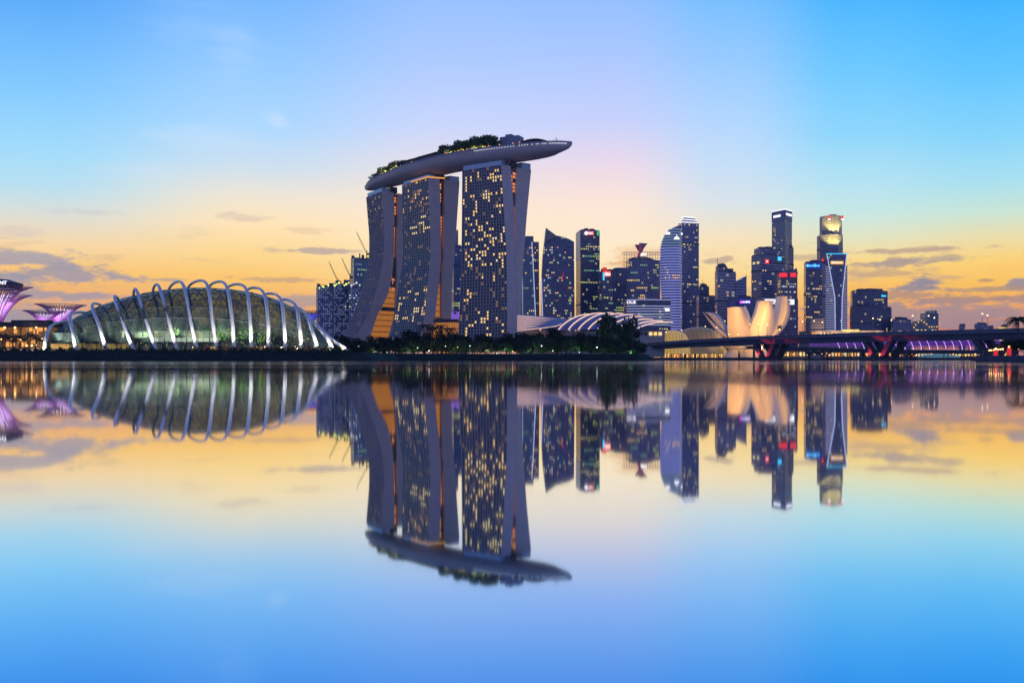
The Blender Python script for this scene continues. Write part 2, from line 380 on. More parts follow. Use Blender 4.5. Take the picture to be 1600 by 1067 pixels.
def shore(name, front, slope, z1, back, m):
    b = MB(); fr = [Vector((x, y, 0)) for x, y in front]
    ins = []
    for i, p in enumerate(fr):
        t = (fr[min(i+1, len(fr)-1)]-fr[max(i-1, 0)]).normalized(); ins.append(p+Vector((-t.y, t.x, 0))*slope)
    for i in range(len(fr)-1):
        a, c = fr[i], fr[i+1]
        b.poly([(a.x, a.y, -3), (c.x, c.y, -3), (c.x, c.y, .5), (a.x, a.y, .5)])
        b.poly([(a.x, a.y, .5), (c.x, c.y, .5), (ins[i+1].x, ins[i+1].y, z1), (ins[i].x, ins[i].y, z1)])
    b.poly([(p.x, p.y, z1) for p in ins]+[(x, y, z1) for x, y in back])
    return tag(b.build(name, m), kind='structure')
# the gardens' bank, the park's bank and the bay's far promenade, one stretch of land behind them all
shore('shore', [(-1400, 425), (-520, 425), (-260, 428), (-110, 430), (-83, 434), (-70, 452), (-62, 500), (-30, 528), (40, 540), (78, 548), (92, 575), (98, 640), (102, 760)], 5, 4.2, [(102, 1010), (-9000, 1010), (-9000, 430)], grass_m)
shore('promenade', [(101, 1000), (260, 1000), (700, 1015), (3500, 1040)], .6, 3.2, [(9000, 1100), (9000, 9000), (-9000, 9000), (-9000, 1005), (101, 1005)], quay)
shore('pier_bank', [(106.5, 206), (110.5, 198), (122, 196), (300, 190)], .4, 1.5, [(300, 230), (112, 226)], quay)

# ---------------------------------------------------------------- the three hotel towers
hotel_glass = facade('hotel_glass', (.022, .026, .05), (.16, .15, .2), 3.5, 4.0, .1, .1, .15, .07, (255, 200, 120), .7, .14)
slab_edge = mat('slab_edge', (.50, .45, .45), .6)
lit_atrium = facade('atrium_glass', (.03, .03, .05), (.05, .045, .06), 3.5, 2.2, .3, .2, .25, .45, (255, 150, 70), .6, .9)
orange_glass = facade('orange_glass', (.20, .09, .03), (.04, .03, .03), 6.5, 2.6, .12, .12, .3, 1.1, (255, 158, 58), .5, .4)
cyan_glass = mat('screen_glass', (.42, .55, .66), .15)
def hotel(label, YA, YB, YC, YD, YE, tab, ztop, gap_parts, wins, seed, nfl, nb, spread=22):
    base = Vector((X(tab[-1][2], YB), YB, 3.5))
    t = thing('hotel_tower', label, 'tower', base, 'hotel towers under the roof deck')
    zt = Z(tab[0][0], YB)
    levels = []
    for row in tab:
        z = Z(row[0], YB); k = (1-max(0, (z-4)/(zt-4)))**2.2*spread       # the near slab splays out towards the park at its foot
        levels.append((z, [Vector((X(px, y-kk), y-kk, z)) for px, y, kk in zip(row[1:], (YA, YB, YC, YD, YE), (k, k, k, 0, 0))]))
    lv = []
    nz = 40
    for i in range(nz+1):
        z = levels[-1][0]+(levels[0][0]-levels[-1][0])*i/nz
        tabs = sorted((l[0], l[1]) for l in levels)
        pts = []
        for j in range(5):                                     # smooth curve through the measured rows
            zs = [a for a, _ in tabs]; k = min(max(0, next((q for q in range(len(zs)-1) if z <= zs[q+1]), len(zs)-2)), len(zs)-2)
            tt = (z-zs[k])/(zs[k+1]-zs[k]); p0, p1, p2, p3 = [tabs[min(max(k+q, 0), len(zs)-1)][1][j] for q in (-1, 0, 1, 2)]
            def tang(a, b_, c, za, zb, zc): return (c-a)/(zc-za) if zc != za else Vector((0, 0, 0))
            h = zs[k+1]-zs[k]; m1 = tang(p0, p1, p2, zs[max(k-1, 0)], 0, zs[k+1])*h; m2 = tang(p1, p2, p3, zs[k], 0, zs[min(k+2, len(zs)-1)])*h
            s = tt; v = (2*s**3-3*s*s+1)*p1+(s**3-2*s*s+s)*m1+(-2*s**3+3*s*s)*p2+(s**3-s*s)*m2
            pts.append(Vector((v.x, v.y, z)))
        lv.append(pts)
    def at(z, j):
        q = (z-lv[0][0].z)/(lv[-1][0].z-lv[0][0].z)*nz; k = min(max(int(q), 0), nz-1); return lv[k][j].lerp(lv[k+1][j], q-k)
    z0, z1 = lv[0][0].z, lv[-1][0].z
    fac = MB(); g = [[p[0], p[1]] for p in lv]; w = (lv[-1][0]-lv[-1][1]).length
    fac.grid(g, lambda i, j: (j*nb*4.0, (i*(z1-z0)/nz)/((z1-z0)/nfl)*3.5)); fo_ = fac.build('facade', hotel_glass, t)
    es = MB(); es.grid([[p[1], p[2], p[0]+(p[2]-p[1]), p[0]] for p in lv])
    p = lv[-1]; es.poly([p[0], p[1], p[2], p[0]+(p[2]-p[1])]); es.build('near_slab', slab_panels, t)
    ws = MB(); ws.grid([[p[3], p[4], p[4]+(p[0]-p[1]), p[3]+(p[0]-p[1])] for p in lv], None, 0, True)
    ws.poly([p[3], p[4], p[4]+(p[0]-p[1]), p[3]+(p[0]-p[1])]); ws.build('far_slab', slab_panels, t)
    # balcony slabs and party walls standing out from the glass
    bl = MB(); nr = (lv[-1][1]-lv[-1][0]).cross(Vector((0, 0, 1))).normalized()
    for f in range(nfl+1):
        z = z0+(z1-z0)*f/nfl; a, c = at(z, 0)+nr*.75, at(z, 1)+nr*.75; e = Vector((0, 0, .42)); bk = -nr*.9
        a.z = c.z = z-.2
        bl.poly([a, c, c+e, a+e]); bl.poly([a+e, c+e, c+e+bk, a+e+bk]); bl.poly([c, c+bk, c+e+bk, c+e]); bl.poly([a, a+bk, c+bk, c])
    for k in range(nb+1):
        for i in range(nz):
            a0 = lv[i][0].lerp(lv[i][1], k/nb); a1 = lv[i+1][0].lerp(lv[i+1][1], k/nb); d = (lv[i][1]-lv[i][0]).normalized()*.22; o = nr*.6
            bl.poly([a0+o-d, a0+o+d, a1+o+d, a1+o-d]); bl.poly([a0+o+d, a0+d, a1+d, a1+o+d]); bl.poly([a0-d, a0+o-d, a1+o-d, a1-d])
    bl.build('balcony_lattice', slab_edge, fo_)
    # lit rooms: each its own window
    r = random.Random(seed); done = set(); rest = MB(); todo = []
    for (f0, f1, n, c0, c1, run, col) in wins:
        tries = 0; n0 = len(done)
        while len(done)-n0 < n and tries < 6*n:
            tries += 1; f = int(nfl*(f0+(f1-f0)*r.random())); c = int(nb*(c0+(c1-c0)*r.random())); mt = warm_win[r.choice(col)]
            vert = r.random() < .6
            for k in range(r.randint(1, run)):
                ff, cc = (f-k, c) if vert else (f, c+k)
                if 0 <= cc < nb and 0 <= ff < nfl and (ff, cc) not in done: done.add((ff, cc)); todo.append((ff, cc, mt))
    r.shuffle(todo)
    for q, (f, c, mt) in enumerate(todo):
        za, zb = z0+(z1-z0)*(f+.2)/nfl, z0+(z1-z0)*(f+.85)/nfl; o = nr*.12
        ps = [at(za, 0).lerp(at(za, 1), (c+.26)/nb)+o, at(za, 0).lerp(at(za, 1), (c+.74)/nb)+o, at(zb, 0).lerp(at(zb, 1), (c+.74)/nb)+o, at(zb, 0).lerp(at(zb, 1), (c+.26)/nb)+o]
        if q < 99: wb = MB(); wb.poly(ps); wb.build('window', mt, t)
        else: rest.poly(ps, None, warm_win.index(mt))
    if rest.f: tag(rest.build('window', warm_win, t), kind='stuff')
    # the glazed atrium between the two slabs
    for (pa, pb, nm, mt, back, mu) in gap_parts:
        ab = MB(); za, zb = Z(pa, YB), Z(pb, YB); n = 8; g = []
        for i in range(n+1):
            z = za+(zb-za)*i/n; zc = min(max(z, z0), z1); a, c = at(zc, 2), at(zc, 3); u = (c-a).normalized(); k = u.cross(Vector((0, 0, 1)))
            g.append([Vector((a.x, a.y, z))-k*back+u*0, Vector((c.x, c.y, z))-k*back])
        W_ = [max((q[1]-q[0]).length, .1) for q in g]
        ab.grid(g, lambda i, j: (j*mu if mu else j*W_[i], g[i][0].z)); ab.build(nm, mt, t)
    return t, at, z0, z1, nr
h1 = hotel('windowed hotel tower whose foot splays widest, beside the grey dotted apartment block', 1066, 1030, 1034, 1040, 1050, [
    (300,573,596,616,622,640),(340,576,599,616.5,621.6,636),(360,577.5,600,616,620.5,634),(400,577,600,615.5,619.8,632),(432,571,594,612,619.6,630),
    (460,563,586.5,606,619,629),(493,551,575,590,616,628),(516,541,562,582,610,627),(536,530,550,573,605,626)], 194,
    [(306, 402, 'lift_lobby', lit_atrium, 3, 4.4), (402, 431, 'dark_glazing', dark_metal, 2, 0), (431, 452, 'lift_lobby', lit_atrium, 2, 0), (452, 480, 'atrium', orange_glass, 2, 0), (480, 486, 'canopy', dark_metal, -2, 0), (486, 536, 'atrium', orange_glass, 1, 0)],
    [(.0, 1, 46, 0, 1, 2, (3, 3, 3)), (.8, 1, 10, 0, 1, 1, (3, 1))], 11, 55, 16)
h2 = hotel('middle hotel tower with an orange glass hall glowing at its base', 992, 950, 954, 960, 970, [
    (278,629,669.5,687,695.5,718),(340,629.5,672,688.5,694,714),(400,630,673,689,692.5,710),(432,625,670,687,690,707),(460,621,667.5,684,690,706),
    (493,617,664,680,690,705),(516,613,660,678,691,704),(536,608,655,675,693,703)], 194,
    [(284, 326, 'lift_lobby', lit_atrium, 3, 6.6), (326, 428, 'lift_lobby', lit_atrium, 3, 4.4), (428, 442, 'dark_glazing', dark_metal, 2, 0), (442, 497, 'atrium', orange_glass, 2, 0), (497, 502, 'canopy', dark_metal, -2, 0), (502, 536, 'atrium', orange_glass, 1, 0)],
    [(.85, 1, 26, 0, 1, 2, (0, 2, 2, 3)), (.6, .78, 22, .3, 1, 4, (0, 1, 3)), (.12, .32, 34, 0, 1, 2, (0, 1, 0)), (0, 1, 34, 0, 1, 2, (3, 3, 3))], 12, 55, 15)
h3 = hotel('hotel tower dotted with the most amber windows, under the pointed end of the roof deck', 918, 890, 894, 902, 912, [
    (258,723,783.5,798,808,830),(333,722.5,788,803,805.5,823),(376,722,790.5,804.5,805.3,820),(400,722,792,805,805.6,818),(480,719,793,808,808.5,815),(520,717,793,808.5,809,813),(536,716,793,808.8,809.2,812)], 194,
    [(262, 376, 'lift_lobby', lit_atrium, 2, 4.4)],
    [(.62, .98, 62, .05, 1, 2, (0, 1, 0, 0)), (.44, .66, 52, .05, 1, 2, (0, 1, 0)), (.03, .16, 18, .1, 1, 2, (0, 1)), (.15, .45, 30, 0, 1, 2, (3, 3, 3, 0))], 13, 55, 16)
# the hall that joins the two towers' feet
hh = thing('glass_hall', 'low orange lit glass hall between the feet of two hotel towers', 'hall', P(705, 560, 930))
hb = MB(); Yh = 925
hb.prism([(X(681, Yh), Yh), (X(713, Yh), Yh-8), (X(717, Yh), Yh+20), (X(684, Yh), Yh+30)], 3.5, Z(504, Yh)); hb.build('glass_wall', orange_glass, hh)
hb = MB(); hb.prism([(X(678, Yh), Yh-3), (X(717, Yh), Yh-11), (X(719, Yh), Yh+20), (X(684, Yh), Yh+30)], Z(504, Yh)+.01, Z(499, Yh)); hb.build('roof', dark_metal, hh)

# ---------------------------------------------------------------- the boat-shaped roof deck
near = [(894, 224), (870, 222.5), (830, 224.5), (770, 231), (728, 237), (690, 244), (655, 253), (628, 260.5), (600, 272), (578, 283), (570, 294)]
ZT = 212.; edge = []
for px, py in near:
    Y = F*(ZT-EYE)/(HY-py); edge.append(Vector((X(px, Y), Y, ZT)))
edge = spline(edge, 6); NE = len(edge)-1
deck_mat = mat('deck_soffit', (.52, .46, .46), .55, noise=.06, nscale=.03)
sky = thing('roof_deck', 'long boat-shaped roof deck laid across the tops of three hotel towers', 'roof deck', edge[NE//2])
hull = MB(); rows = []; tops = []; axis = []
for i, e in enumerate(edge):
    s = i/NE; t = (edge[min(i+1, NE)]-edge[max(i-1, 0)]).normalized(); nrm = Vector((-t.y, t.x, 0))
    if nrm.y < 0: nrm = -nrm
    w = 36*max(0., 1-abs(2*s-1)**2.8)**.6; th = 12.5*max(0., 1-abs(2*s-1)**2.6)**.62*(1-.12*s)+.5
    if w < .5: w = .5
    row = []
    for k in range(15):
        a = math.pi*k/14; row.append(e+nrm*(w/2-w/2*math.cos(a)*(1 if True else 0))+Vector((0, 0, -th*math.sin(a)**.75-1.2*(0 if k in (0, 14) else 1))))
    rows.append(row); axis.append((e, nrm, w, t))
hull.grid(rows); hull.build('hull', hull_panels, sky, True)
dk = MB()
for i in range(NE): dk.poly([rows[i][0], rows[i+1][0], rows[i+1][14], rows[i][14]])
dk.build('deck', roof_grey, sky)
par = MB()
for i in range(NE):
    for k, sg in ((0, -1), (14, 1)):
        a, c = rows[i][k], rows[i+1][k]; up = Vector((0, 0, 1.5)); o = axis[i][1]*.35*sg
        par.poly([a+o, c+o, c+o+up, a+o+up]); par.poly([a-o, c-o, c-o+up, a-o+up]); par.poly([a+o+up, c+o+up, c-o+up, a-o+up])
par.build('parapet', mat('parapet', (.3, .3, .37), .5), sky)
lt = MB()
for q in range(46):
    i = 3+q*.42; k = int(i); e, nrm, w, t = axis[k]; p = rows[k][0].lerp(rows[min(k+1, NE)][0], i-k)-nrm*.5+Vector((0, 0, -.9))
    if rnd.random() < .8: put('soffit_light', unit_box(cool_win[0]), sky, p, 0, (.9, .5, .8))
def on_deck(px, back, dz=0):
    best = min(range(NE), key=lambda i: abs(800+F*edge[i].x/edge[i].y-px)); e, nrm, w, t = axis[best]
    return e+nrm*(w*back)+Vector((0, 0, dz)), t
pb = MB(); q, t_ = on_deck(789, .45); rzb = math.atan2(t_.y, t_.x)
pb.box(q+Vector((0, 0, 6)), (21, 12, 12), rzb); pb.box(q+Vector((-2, 0, 13)), (7, 6, 3), rzb); pb.build('plant_room', mat('plant_room', (.24, .25, .32), .7), sky)
pv = MB()
q, t_ = on_deck(826, .4); pv.grid([[q+Vector(((j-6)*2.6, (i-3)*3, 3.6*math.sin(math.pi*j/12)+1.2*math.sin(math.pi*i/6)+2)) for j in range(13)] for i in range(7)]); pv.box(q+Vector((0, 0, 1.2)), (26, 12, 2.4), math.atan2(t_.y, t_.x))
pv.build('pavilion_roof', mat('terracotta', (.42, .24, .2), .6), sky)
for px, L_, hh_ in ((664, 30, 5.), (640, 26, 4.6), (684, 16, 5)):
    q, t_ = on_deck(px, .17); kb = MB(); kb.box(q+Vector((0, 0, hh_/2)), (L_, 9, hh_), math.atan2(t_.y, t_.x)); kb.box(q+Vector((0, 0, hh_+.4)), (L_+2, 12, .8), math.atan2(t_.y, t_.x)); kb.build('deck_pavilion', mat('timber_pavilion', (.10, .085, .09), .7), sky)
mb_ = MB(); q, t_ = on_deck(870, .4); mb_.tube([q, q+Vector((0, 0, 7))], .22); mb_.tube([q+Vector((-2.2, 0, 5)), q+Vector((2.2, 0, 5))], .18); mb_.build('mast', grey_metal, sky)
rl = MB()
for i in range(0, 12):
    e, nrm, w, t = axis[i+1]; rl.tube([rows[i+1][0]+nrm*.4+Vector((0, 0, 1.4)), rows[i+1][0]+nrm*.4+Vector((0, 0, 3.0))], .14, 4)
rl.build('railing', grey_metal, sky)
tl_ = []
for px, bk in ((594, .12), (602, .1), (608, .15), (615, .1), (622, .14), (640, .1), (664, .15), (697, .1), (706, .12), (714, .1), (722, .14), (730, .1), (742, .12), (755, .1), (763, .12), (780, .1), (800, .12), (812, .1)):
    q, _ = on_deck(px, bk*.5, 2.6); tl_.append(q)
dots(sky, tl_, .7, warm_win[2], 'terrace_light')
for px in (598, 608, 620): lamp('terrace_lamp', 'POINT', on_deck(px, .1, 2)[0], 9000, (1, .6, .25), radius=.6)
for px in (704, 720, 738, 752): lamp('terrace_lamp', 'POINT', on_deck(px, .1, 2)[0], 9000, (1, .7, .35), radius=.6)
# struts and glass screens where the deck sits on each tower
for (px, Y, py0, py1) in ((603, 1036, 299, 289), (675, 955, 279, 271), (792.5, 893, 259, 250)):
    sb = MB(); a = P(px, py0, Y); sb.tube([a, a+Vector((-5, 4, (py0-py1)/F*Y+2))], .7, 6); sb.tube([a, a+Vector((5, 4, (py0-py1)/F*Y+2))], .7, 6)
    sb.build('strut', grey_metal, sky)
for (tw, j0, j1, hgt) in ((h1, 0, 1, 5.), (h2, 0, 1, 4.), (h3, 0, 1, 5.), (h2, 3, 4, 5.), (h3, 3, 4, 6.)):
    t, at, z0, z1, nr = tw; a, c = at(z1, j0), at(z1, j1); sb = MB(); o = nr*-2.; up = Vector((0, 0, hgt))
    if j0 == 3: a = a.lerp(c, .3)
    ln = (h3[1](z1, 0)-h3[1](z1, 1))*.6 if j0 == 3 else nr*-8
    a = a+o*.5; c = c+o*.5+(a-c).normalized()*1.5
    sb.poly([a, c, c+up, a+up]); sb.poly([c, c+ln, c+ln+up, c+up]); sb.poly([a, a+ln, a+ln+up, a+up]); sb.poly([a+up, c+up, c+ln+up, a+ln+up]); sb.build('glass_screen', cyan_glass, t)
t, at, z0, z1, nr = h2; a, c, e = at(z1, 0).lerp(at(z1, 1), .35)+nr*.4, at(z1, 1)+nr*.4, at(z1, 3)+nr*.4
cb = MB(); cb.tube([a+Vector((0, 0, .8)), c+Vector((0, 0, .8)), e+Vector((0, 0, 1.4))], .8, 4); cb.build('cornice_light', warm_win[2], t)
for tw in (h1, h2, h3):      # dark plant storeys between tower heads and deck
    t, at, z0, z1, nr = tw; kb = MB(); a, c, d, e = at(z1, 0).lerp(at(z1, 4), .45), at(z1, 1).lerp(at(z1, 4), .3), at(z1, 3), at(z1, 0).lerp(at(z1, 4), .6)
    fp = [(v.x, v.y) for v in (a.lerp(c, .15), c.lerp(d, .1), d.lerp(c, .1), e)]; kb.prism(fp, z1, z1+7); kb.build('plant_storey', dark_metal, t)

# ---------------------------------------------------------------- foliage kinds
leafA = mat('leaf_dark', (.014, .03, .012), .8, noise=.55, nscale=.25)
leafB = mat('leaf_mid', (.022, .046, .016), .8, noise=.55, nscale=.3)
leafC = mat('leaf_lit', (.09, .17, .05), .7, noise=.5, nscale=.3)  # brighter leaf copy, lamplight on indoor and roof trees put into its colour
def crown_mesh(name, mt, seed, w=1., h=1., n=420, blobs=9, leaf=.1):
    r = random.Random(seed); b = MB(); bl = []
    for i in range(blobs):
        a = r.random()*6.28; d = r.random()**.5*.6; bl.append((Vector((math.cos(a)*d*w, math.sin(a)*d*w, (.2+.62*r.random()*(1-d*.55))*h)), .24+.2*r.random()))
    for i in range(n):
        c, rad = r.choice(bl); v = Vector((r.gauss(0, 1), r.gauss(0, 1), r.gauss(0, 1))).normalized()*rad*(.45+.6*r.random()); v.z *= .7
        p = c+v; s = leaf*(.5+r.random()); ax = Vector((r.gauss(0, 1), r.gauss(0, 1), r.gauss(0, .6))).normalized(); bx = ax.orthogonal().normalized()
        q = r.random()*6.28; e = (bx*math.cos(q)+ax.cross(bx)*math.sin(q)); f = ax.cross(e)
        b.poly([p-e*s, p-f*s*.6, p+e*s, p+f*s*.6])
    return b.mesh(name, mt)
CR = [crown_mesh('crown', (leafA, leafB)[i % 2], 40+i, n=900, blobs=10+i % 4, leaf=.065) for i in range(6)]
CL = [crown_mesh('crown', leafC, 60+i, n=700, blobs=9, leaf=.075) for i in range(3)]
def trunk_mesh(seed):
    r = random.Random(seed); b = MB(); b.tube([(0, 0, -.25), (.02*r.random(), .01, .2), (.04, .03, .5)], [.035, .028, .014], 6)
    for k in range(4):
        a = k*1.57+r.random(); b.tube([(.01, .0, .16+.07*k), (math.cos(a)*.2, math.sin(a)*.2, .35+.08*k), (math.cos(a)*.36, math.sin(a)*.36, .5+.06*k)], [.016, .011, .005], 5)
    return b.mesh('trunk', bark)
TK = [trunk_mesh(i) for i in range(3)]
ntree = [0]
def tree(label, px, pb, pt, Y, w=None, group='dark trees in the waterside park', cat='tree', name='shade_tree', loc=None, h=None, k=None):
    p = Vector(loc) if loc else P(px, pb, Y); h = h or (pb-pt)/F*Y; w = w or h*.75; i = ntree[0] if k is None else k; ntree[0] += 1
    t = thing(name, label, cat, p, group)
    put('trunk', TK[i % 3], t, p+Vector((0, 0, h*.22)), i*1.3, (h*.9, h*.9, h*.9))
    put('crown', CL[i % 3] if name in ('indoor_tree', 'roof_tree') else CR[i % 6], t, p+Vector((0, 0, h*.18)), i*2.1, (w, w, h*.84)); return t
def frond_mesh(name, mt, n=13, seed=3):
    b = MB(); r = random.Random(seed)
    for k in range(n):
        a = k*6.283/n+r.random()*.3; up = .9-1.3*(k % 3)/3+.2*r.random(); pts = []
        for i in range(7):
            s = i/6; pts.append(Vector((math.cos(a)*s*.95, math.sin(a)*s*.95, up*s*.75-.95*s*s)))
        b.tube(pts, [.016*(1-i/8) for i in range(7)], 4)
        sd = Vector((-math.sin(a), math.cos(a), 0))
        for i in range(12):
            s = .12+.86*i/12; j = min(int(s*6), 5); p = pts[j].lerp(pts[j+1], s*6-j); t = (pts[j+1]-pts[j]).normalized()
            for sg in (-1, 1):
                e = p+sd*sg*.22*(1-.6*s)+t*.16+Vector((0, 0, -.13)); b.poly([p-t*.035, p+t*.035, e])
    return b.mesh(name, mt)
FR = [frond_mesh('crown', leafA, 13, 3), frond_mesh('crown', leafB, 15, 5)]
def palm_trunk(seed):
    r = random.Random(seed); b = MB(); x = .06*r.random(); b.tube([(0, 0, -.03), (x*.3, 0, .35), (x, .01, .7), (x*1.3, .015, 1)], [.03, .022, .019, .018], 7); return b.mesh('trunk', bark)
PT = [palm_trunk(1), palm_trunk(2)]
def palm(label, px, pb, pt, Y, group='palms along the garden bank', fr=.42, cat='palm', name='palm_tree', k=0):
    p = P(px, pb, Y); h = (pb-pt)/F*Y*.86; t = thing(name, label, cat, p, group)
    put('trunk', PT[k % 2], t, p, k*1.7, (h, h, h)); put('crown', FR[k % 2], t, p+Vector((.06*h*math.cos(k*1.7), .06*h*math.sin(k*1.7), h)), k, (h*fr, h*fr, h*fr)); return t

# trees growing on the roof deck
for i, (px, ht) in enumerate(((578, 6), (584, 7), (590, 9), (597, 10), (604, 9), (611, 10), (618, 10), (625, 9))):
    q, _ = on_deck(px, .12, 0); ht *= 1.08; tree('roof garden tree in the cluster at the blunt stern end of the roof deck', 0, 0, 0, 0, ht*1.0, 'trees planted at the stern of the roof deck', loc=q, h=ht, name='roof_tree')
for i, (px, ht) in enumerate(((692, 11), (699, 12), (707, 11), (714, 13), (722, 12), (731, 13), (739, 14), (747, 12), (755, 15), (762, 13), (770, 10))):
    q, _ = on_deck(px, .12, 0); ht *= 1.08; tree('roof garden tree in the row beside the box-shaped plant room of the roof deck', 0, 0, 0, 0, ht*1.05, 'trees planted beside the roof deck plant room', loc=q, h=ht, name='roof_tree')

# ---------------------------------------------------------------- the glass conservatory by the water
rib_m = mat('white_steel', (.86, .83, .74), .4, noise=.05, nscale=.3)
def glass_mat():
    m = bpy.data.materials.new('conservatory_glass'); m.use_nodes = True; nt = m.node_tree; N = nt.nodes; L = nt.links.new
    b = N['Principled BSDF']; b.inputs['Base Color'].default_value = (.075, .105, .085, 1); b.inputs['Roughness'].default_value = .15
    uv = N.new('ShaderNodeUVMap'); fl = N.new('ShaderNodeVectorMath'); fl.operation = 'FLOOR'; L(uv.outputs[0], fl.inputs[0])
    wn = N.new('ShaderNodeTexWhiteNoise'); wn.noise_dimensions = '2D'; L(fl.outputs[0], wn.inputs['Vector'])
    mr = N.new('ShaderNodeMapRange'); L(wn.outputs['Value'], mr.inputs[0]); mr.inputs[3].default_value = .35; mr.inputs[4].default_value = .72
    sx = N.new('ShaderNodeSeparateXYZ'); L(uv.outputs[0], sx.inputs[0]); hi = N.new('ShaderNodeMapRange'); hi.interpolation_type = 'SMOOTHSTEP'; L(sx.outputs[0], hi.inputs[0])   # panes made clearer towards one end of the shell
    hi.inputs[1].default_value = 1.5; hi.inputs[2].default_value = 7; hi.inputs[3].default_value = .3; hi.inputs[4].default_value = 1
    fm = N.new('ShaderNodeMath'); fm.operation = 'MULTIPLY'; L(mr.outputs[0], fm.inputs[0]); L(hi.outputs[0], fm.inputs[1])
    tr = N.new('ShaderNodeBsdfTransparent'); tr.inputs[0].default_value = (.66, .82, .68, 1)
    mx = N.new('ShaderNodeMixShader'); L(fm.outputs[0], mx.inputs[0]); L(tr.outputs[0], mx.inputs[1]); L(b.outputs[0], mx.inputs[2])
    L(mx.outputs[0], N['Material Output'].inputs[0]); return m
cons_glass = glass_mat()
dome = thing('glass_conservatory', 'large shell-shaped glass conservatory with white arched ribs on the garden bank', 'conservatory', (X(300, 512), 512, 4.2))
ridge = [(74,544),(90,524),(110,508),(130,496),(155,483),(180,473),(210,464),(240,457),(270,453),(300,450),(330,450),(360,452),(390,456),(415,462),(440,471),(460,481),(480,494),(497,509),(512,524),(524,540)]
NU, NV = 56, 16
def shell_pt(u, th, k=1.):
    px = 76+(522-76)*u; Yc = 512; zr = Z(interp(ridge, px), Yc)-4.2; wy = 40*math.sqrt(max(0, 1-(2*u-1)**2))+.5
    return Vector((X(px, Yc)+(Yc-wy*math.cos(th)-Yc)*X(px, 1)*0, Yc-wy*math.cos(th)*k, 4.2+max(.2, zr)*math.sin(th)**.72*k))
sh = MB(); sh.grid([[shell_pt(i/NU, math.pi*j/NV) for j in range(NV+1)] for i in range(NU+1)], lambda i, j: (i*1.0+.01, j*2.0+.01)); gs_ = sh.build('glass_shell', cons_glass, dome)
ml = MB()
for i in range(0, NU+1, 1): ml.tube([shell_pt(i/NU, math.pi*j/NV)-Vector((0, 0, .05)) for j in range(NV+1)], .13 if i % 4 else .3, 3, cap=False)
for j in range(0, NV+1): ml.tube([shell_pt(i/NU, math.pi*j/NV)-Vector((0, 0, .05)) for i in range(NU+1)], .15, 3, cap=False)
ml.build('glazing_lattice', mat('mullion_grey', (.10, .11, .12), .5), gs_)
ribs = [ # base x, bend px, top (x, y), beyond (x, y)
    (70,(72,528),(82,508),(112,503)),(119,(114,520),(111,492),(136,490)),(166,(156,512),(144,477),(160,479)),(209,(195,512),(179,465),(188,472)),(244,(230,506),(213,453),(209,466)),(277,(264,502),(248,447),(239,456)),
    (308,(298,502),(285,443),(264,452)),(339,(332,502),(322,442),(294,449)),(366,(363,502),(352,444),(326,449)),(393,(391,504),(383,449),(354,451)),(419,(419,506),(411,456),(386,454)),(446,(444,508),(437,465),(412,462)),
    (471,(468,512),(461,476),(438,470)),(497,(488,518),(477,489),(458,481)),(521,(508,524),(491,505),(476,494)),(543,(526,536),(503,518),(489,508))]
for q, (bx, md, tp, by) in enumerate(ribs):
    p0 = P(bx, 547, 468); p1 = P(*md, 474); p2 = P(*tp, 494); p3 = P(*by, 526)
    p4 = P(by[0]+(by[0]-tp[0])*.5, 0, 556); p4.z = 4.2
    mid = p3+Vector(((p3.x-p2.x)*.2, 16, -(p3.z-4)*.35)); pts = spline([p0, p1, p2, p3, mid, p4], 7)
    rb = MB(); rb.tube(pts, [1.0]*7+[.9]*7+[.75]*(len(pts)-14), 8); ro = rb.build('rib', rib_m, dome, True)
    sb = MB()
    for k in range(5):
        a = pts[8+k]; u = min(max((800+F*a.x/a.y-76)/446, .03), .97); s = shell_pt(u, math.pi*(.30+.025*k)); sb.tube([a, a+(s-a).normalized()*min((s-a).length, 3.6)], .2, 4)
        s2 = shell_pt(min(max(u+.015, 0), 1), math.pi*(.36+.02*k)); sb.tube([a, a+(s2-a).normalized()*min((s2-a).length, 4.2)], .14, 4)
    sb.build('strut', rib_m, ro)
    lamp('rib_floodlight', 'SPOT', p0+Vector((0, -9, -.0)), 34000, (1, .97, .9), p1.lerp(p2, .6), .4, 50)
# inside: terraces, walls whose lit look is their own glow, plants and small lamps
ins = MB(); Yb = 520
ins.box((X(280, Yb), Yb+14, 4.35), (120, 36, .3)); ins.build('floor', mat('paving', (.2, .19, .17), .8), dome)
tb = MB(); Yt = 505
tb.box((X(265, Yt), Yt, Z(523, Yt)), (54, 3, 3.4)); tb.box((X(265, Yt), Yt-1.5, Z(518.5, Yt)), (54, .3, 1)); tb.build('terrace', mat('terrace_dark', (.05, .055, .06), .7, noise=.3, nscale=.2), dome)
tb = MB(); tb.box((X(290, Yt), Yt-1, Z(531, Yt)), (38, .6, 2.2)); tb.build('glow_wall', glow('glow_wall_white', (235, 240, 245), .95), dome)
tb = MB(); Yt = 480; tb.box((X(135, Yt), Yt, Z(528, Yt)), (38, .5, 5.4)); tb.build('hedge_wall', mat('hedge_wall', (.10, .15, .12), .9, noise=.6, nscale=.5), dome)
tb = MB(); tb.box((X(140, 482), 482.5, Z(541, 482)), (42, .5, 2.6)); tb.build('glow_wall', glow('glow_wall_amber', (255, 196, 110), .6), dome)
tb = MB(); tb.box((X(200, 482), 484, Z(525, 482)), (4.5, 3, 15)); tb.build('lift_tower', mat('lift_green', (.06, .12, .09), .4), dome)
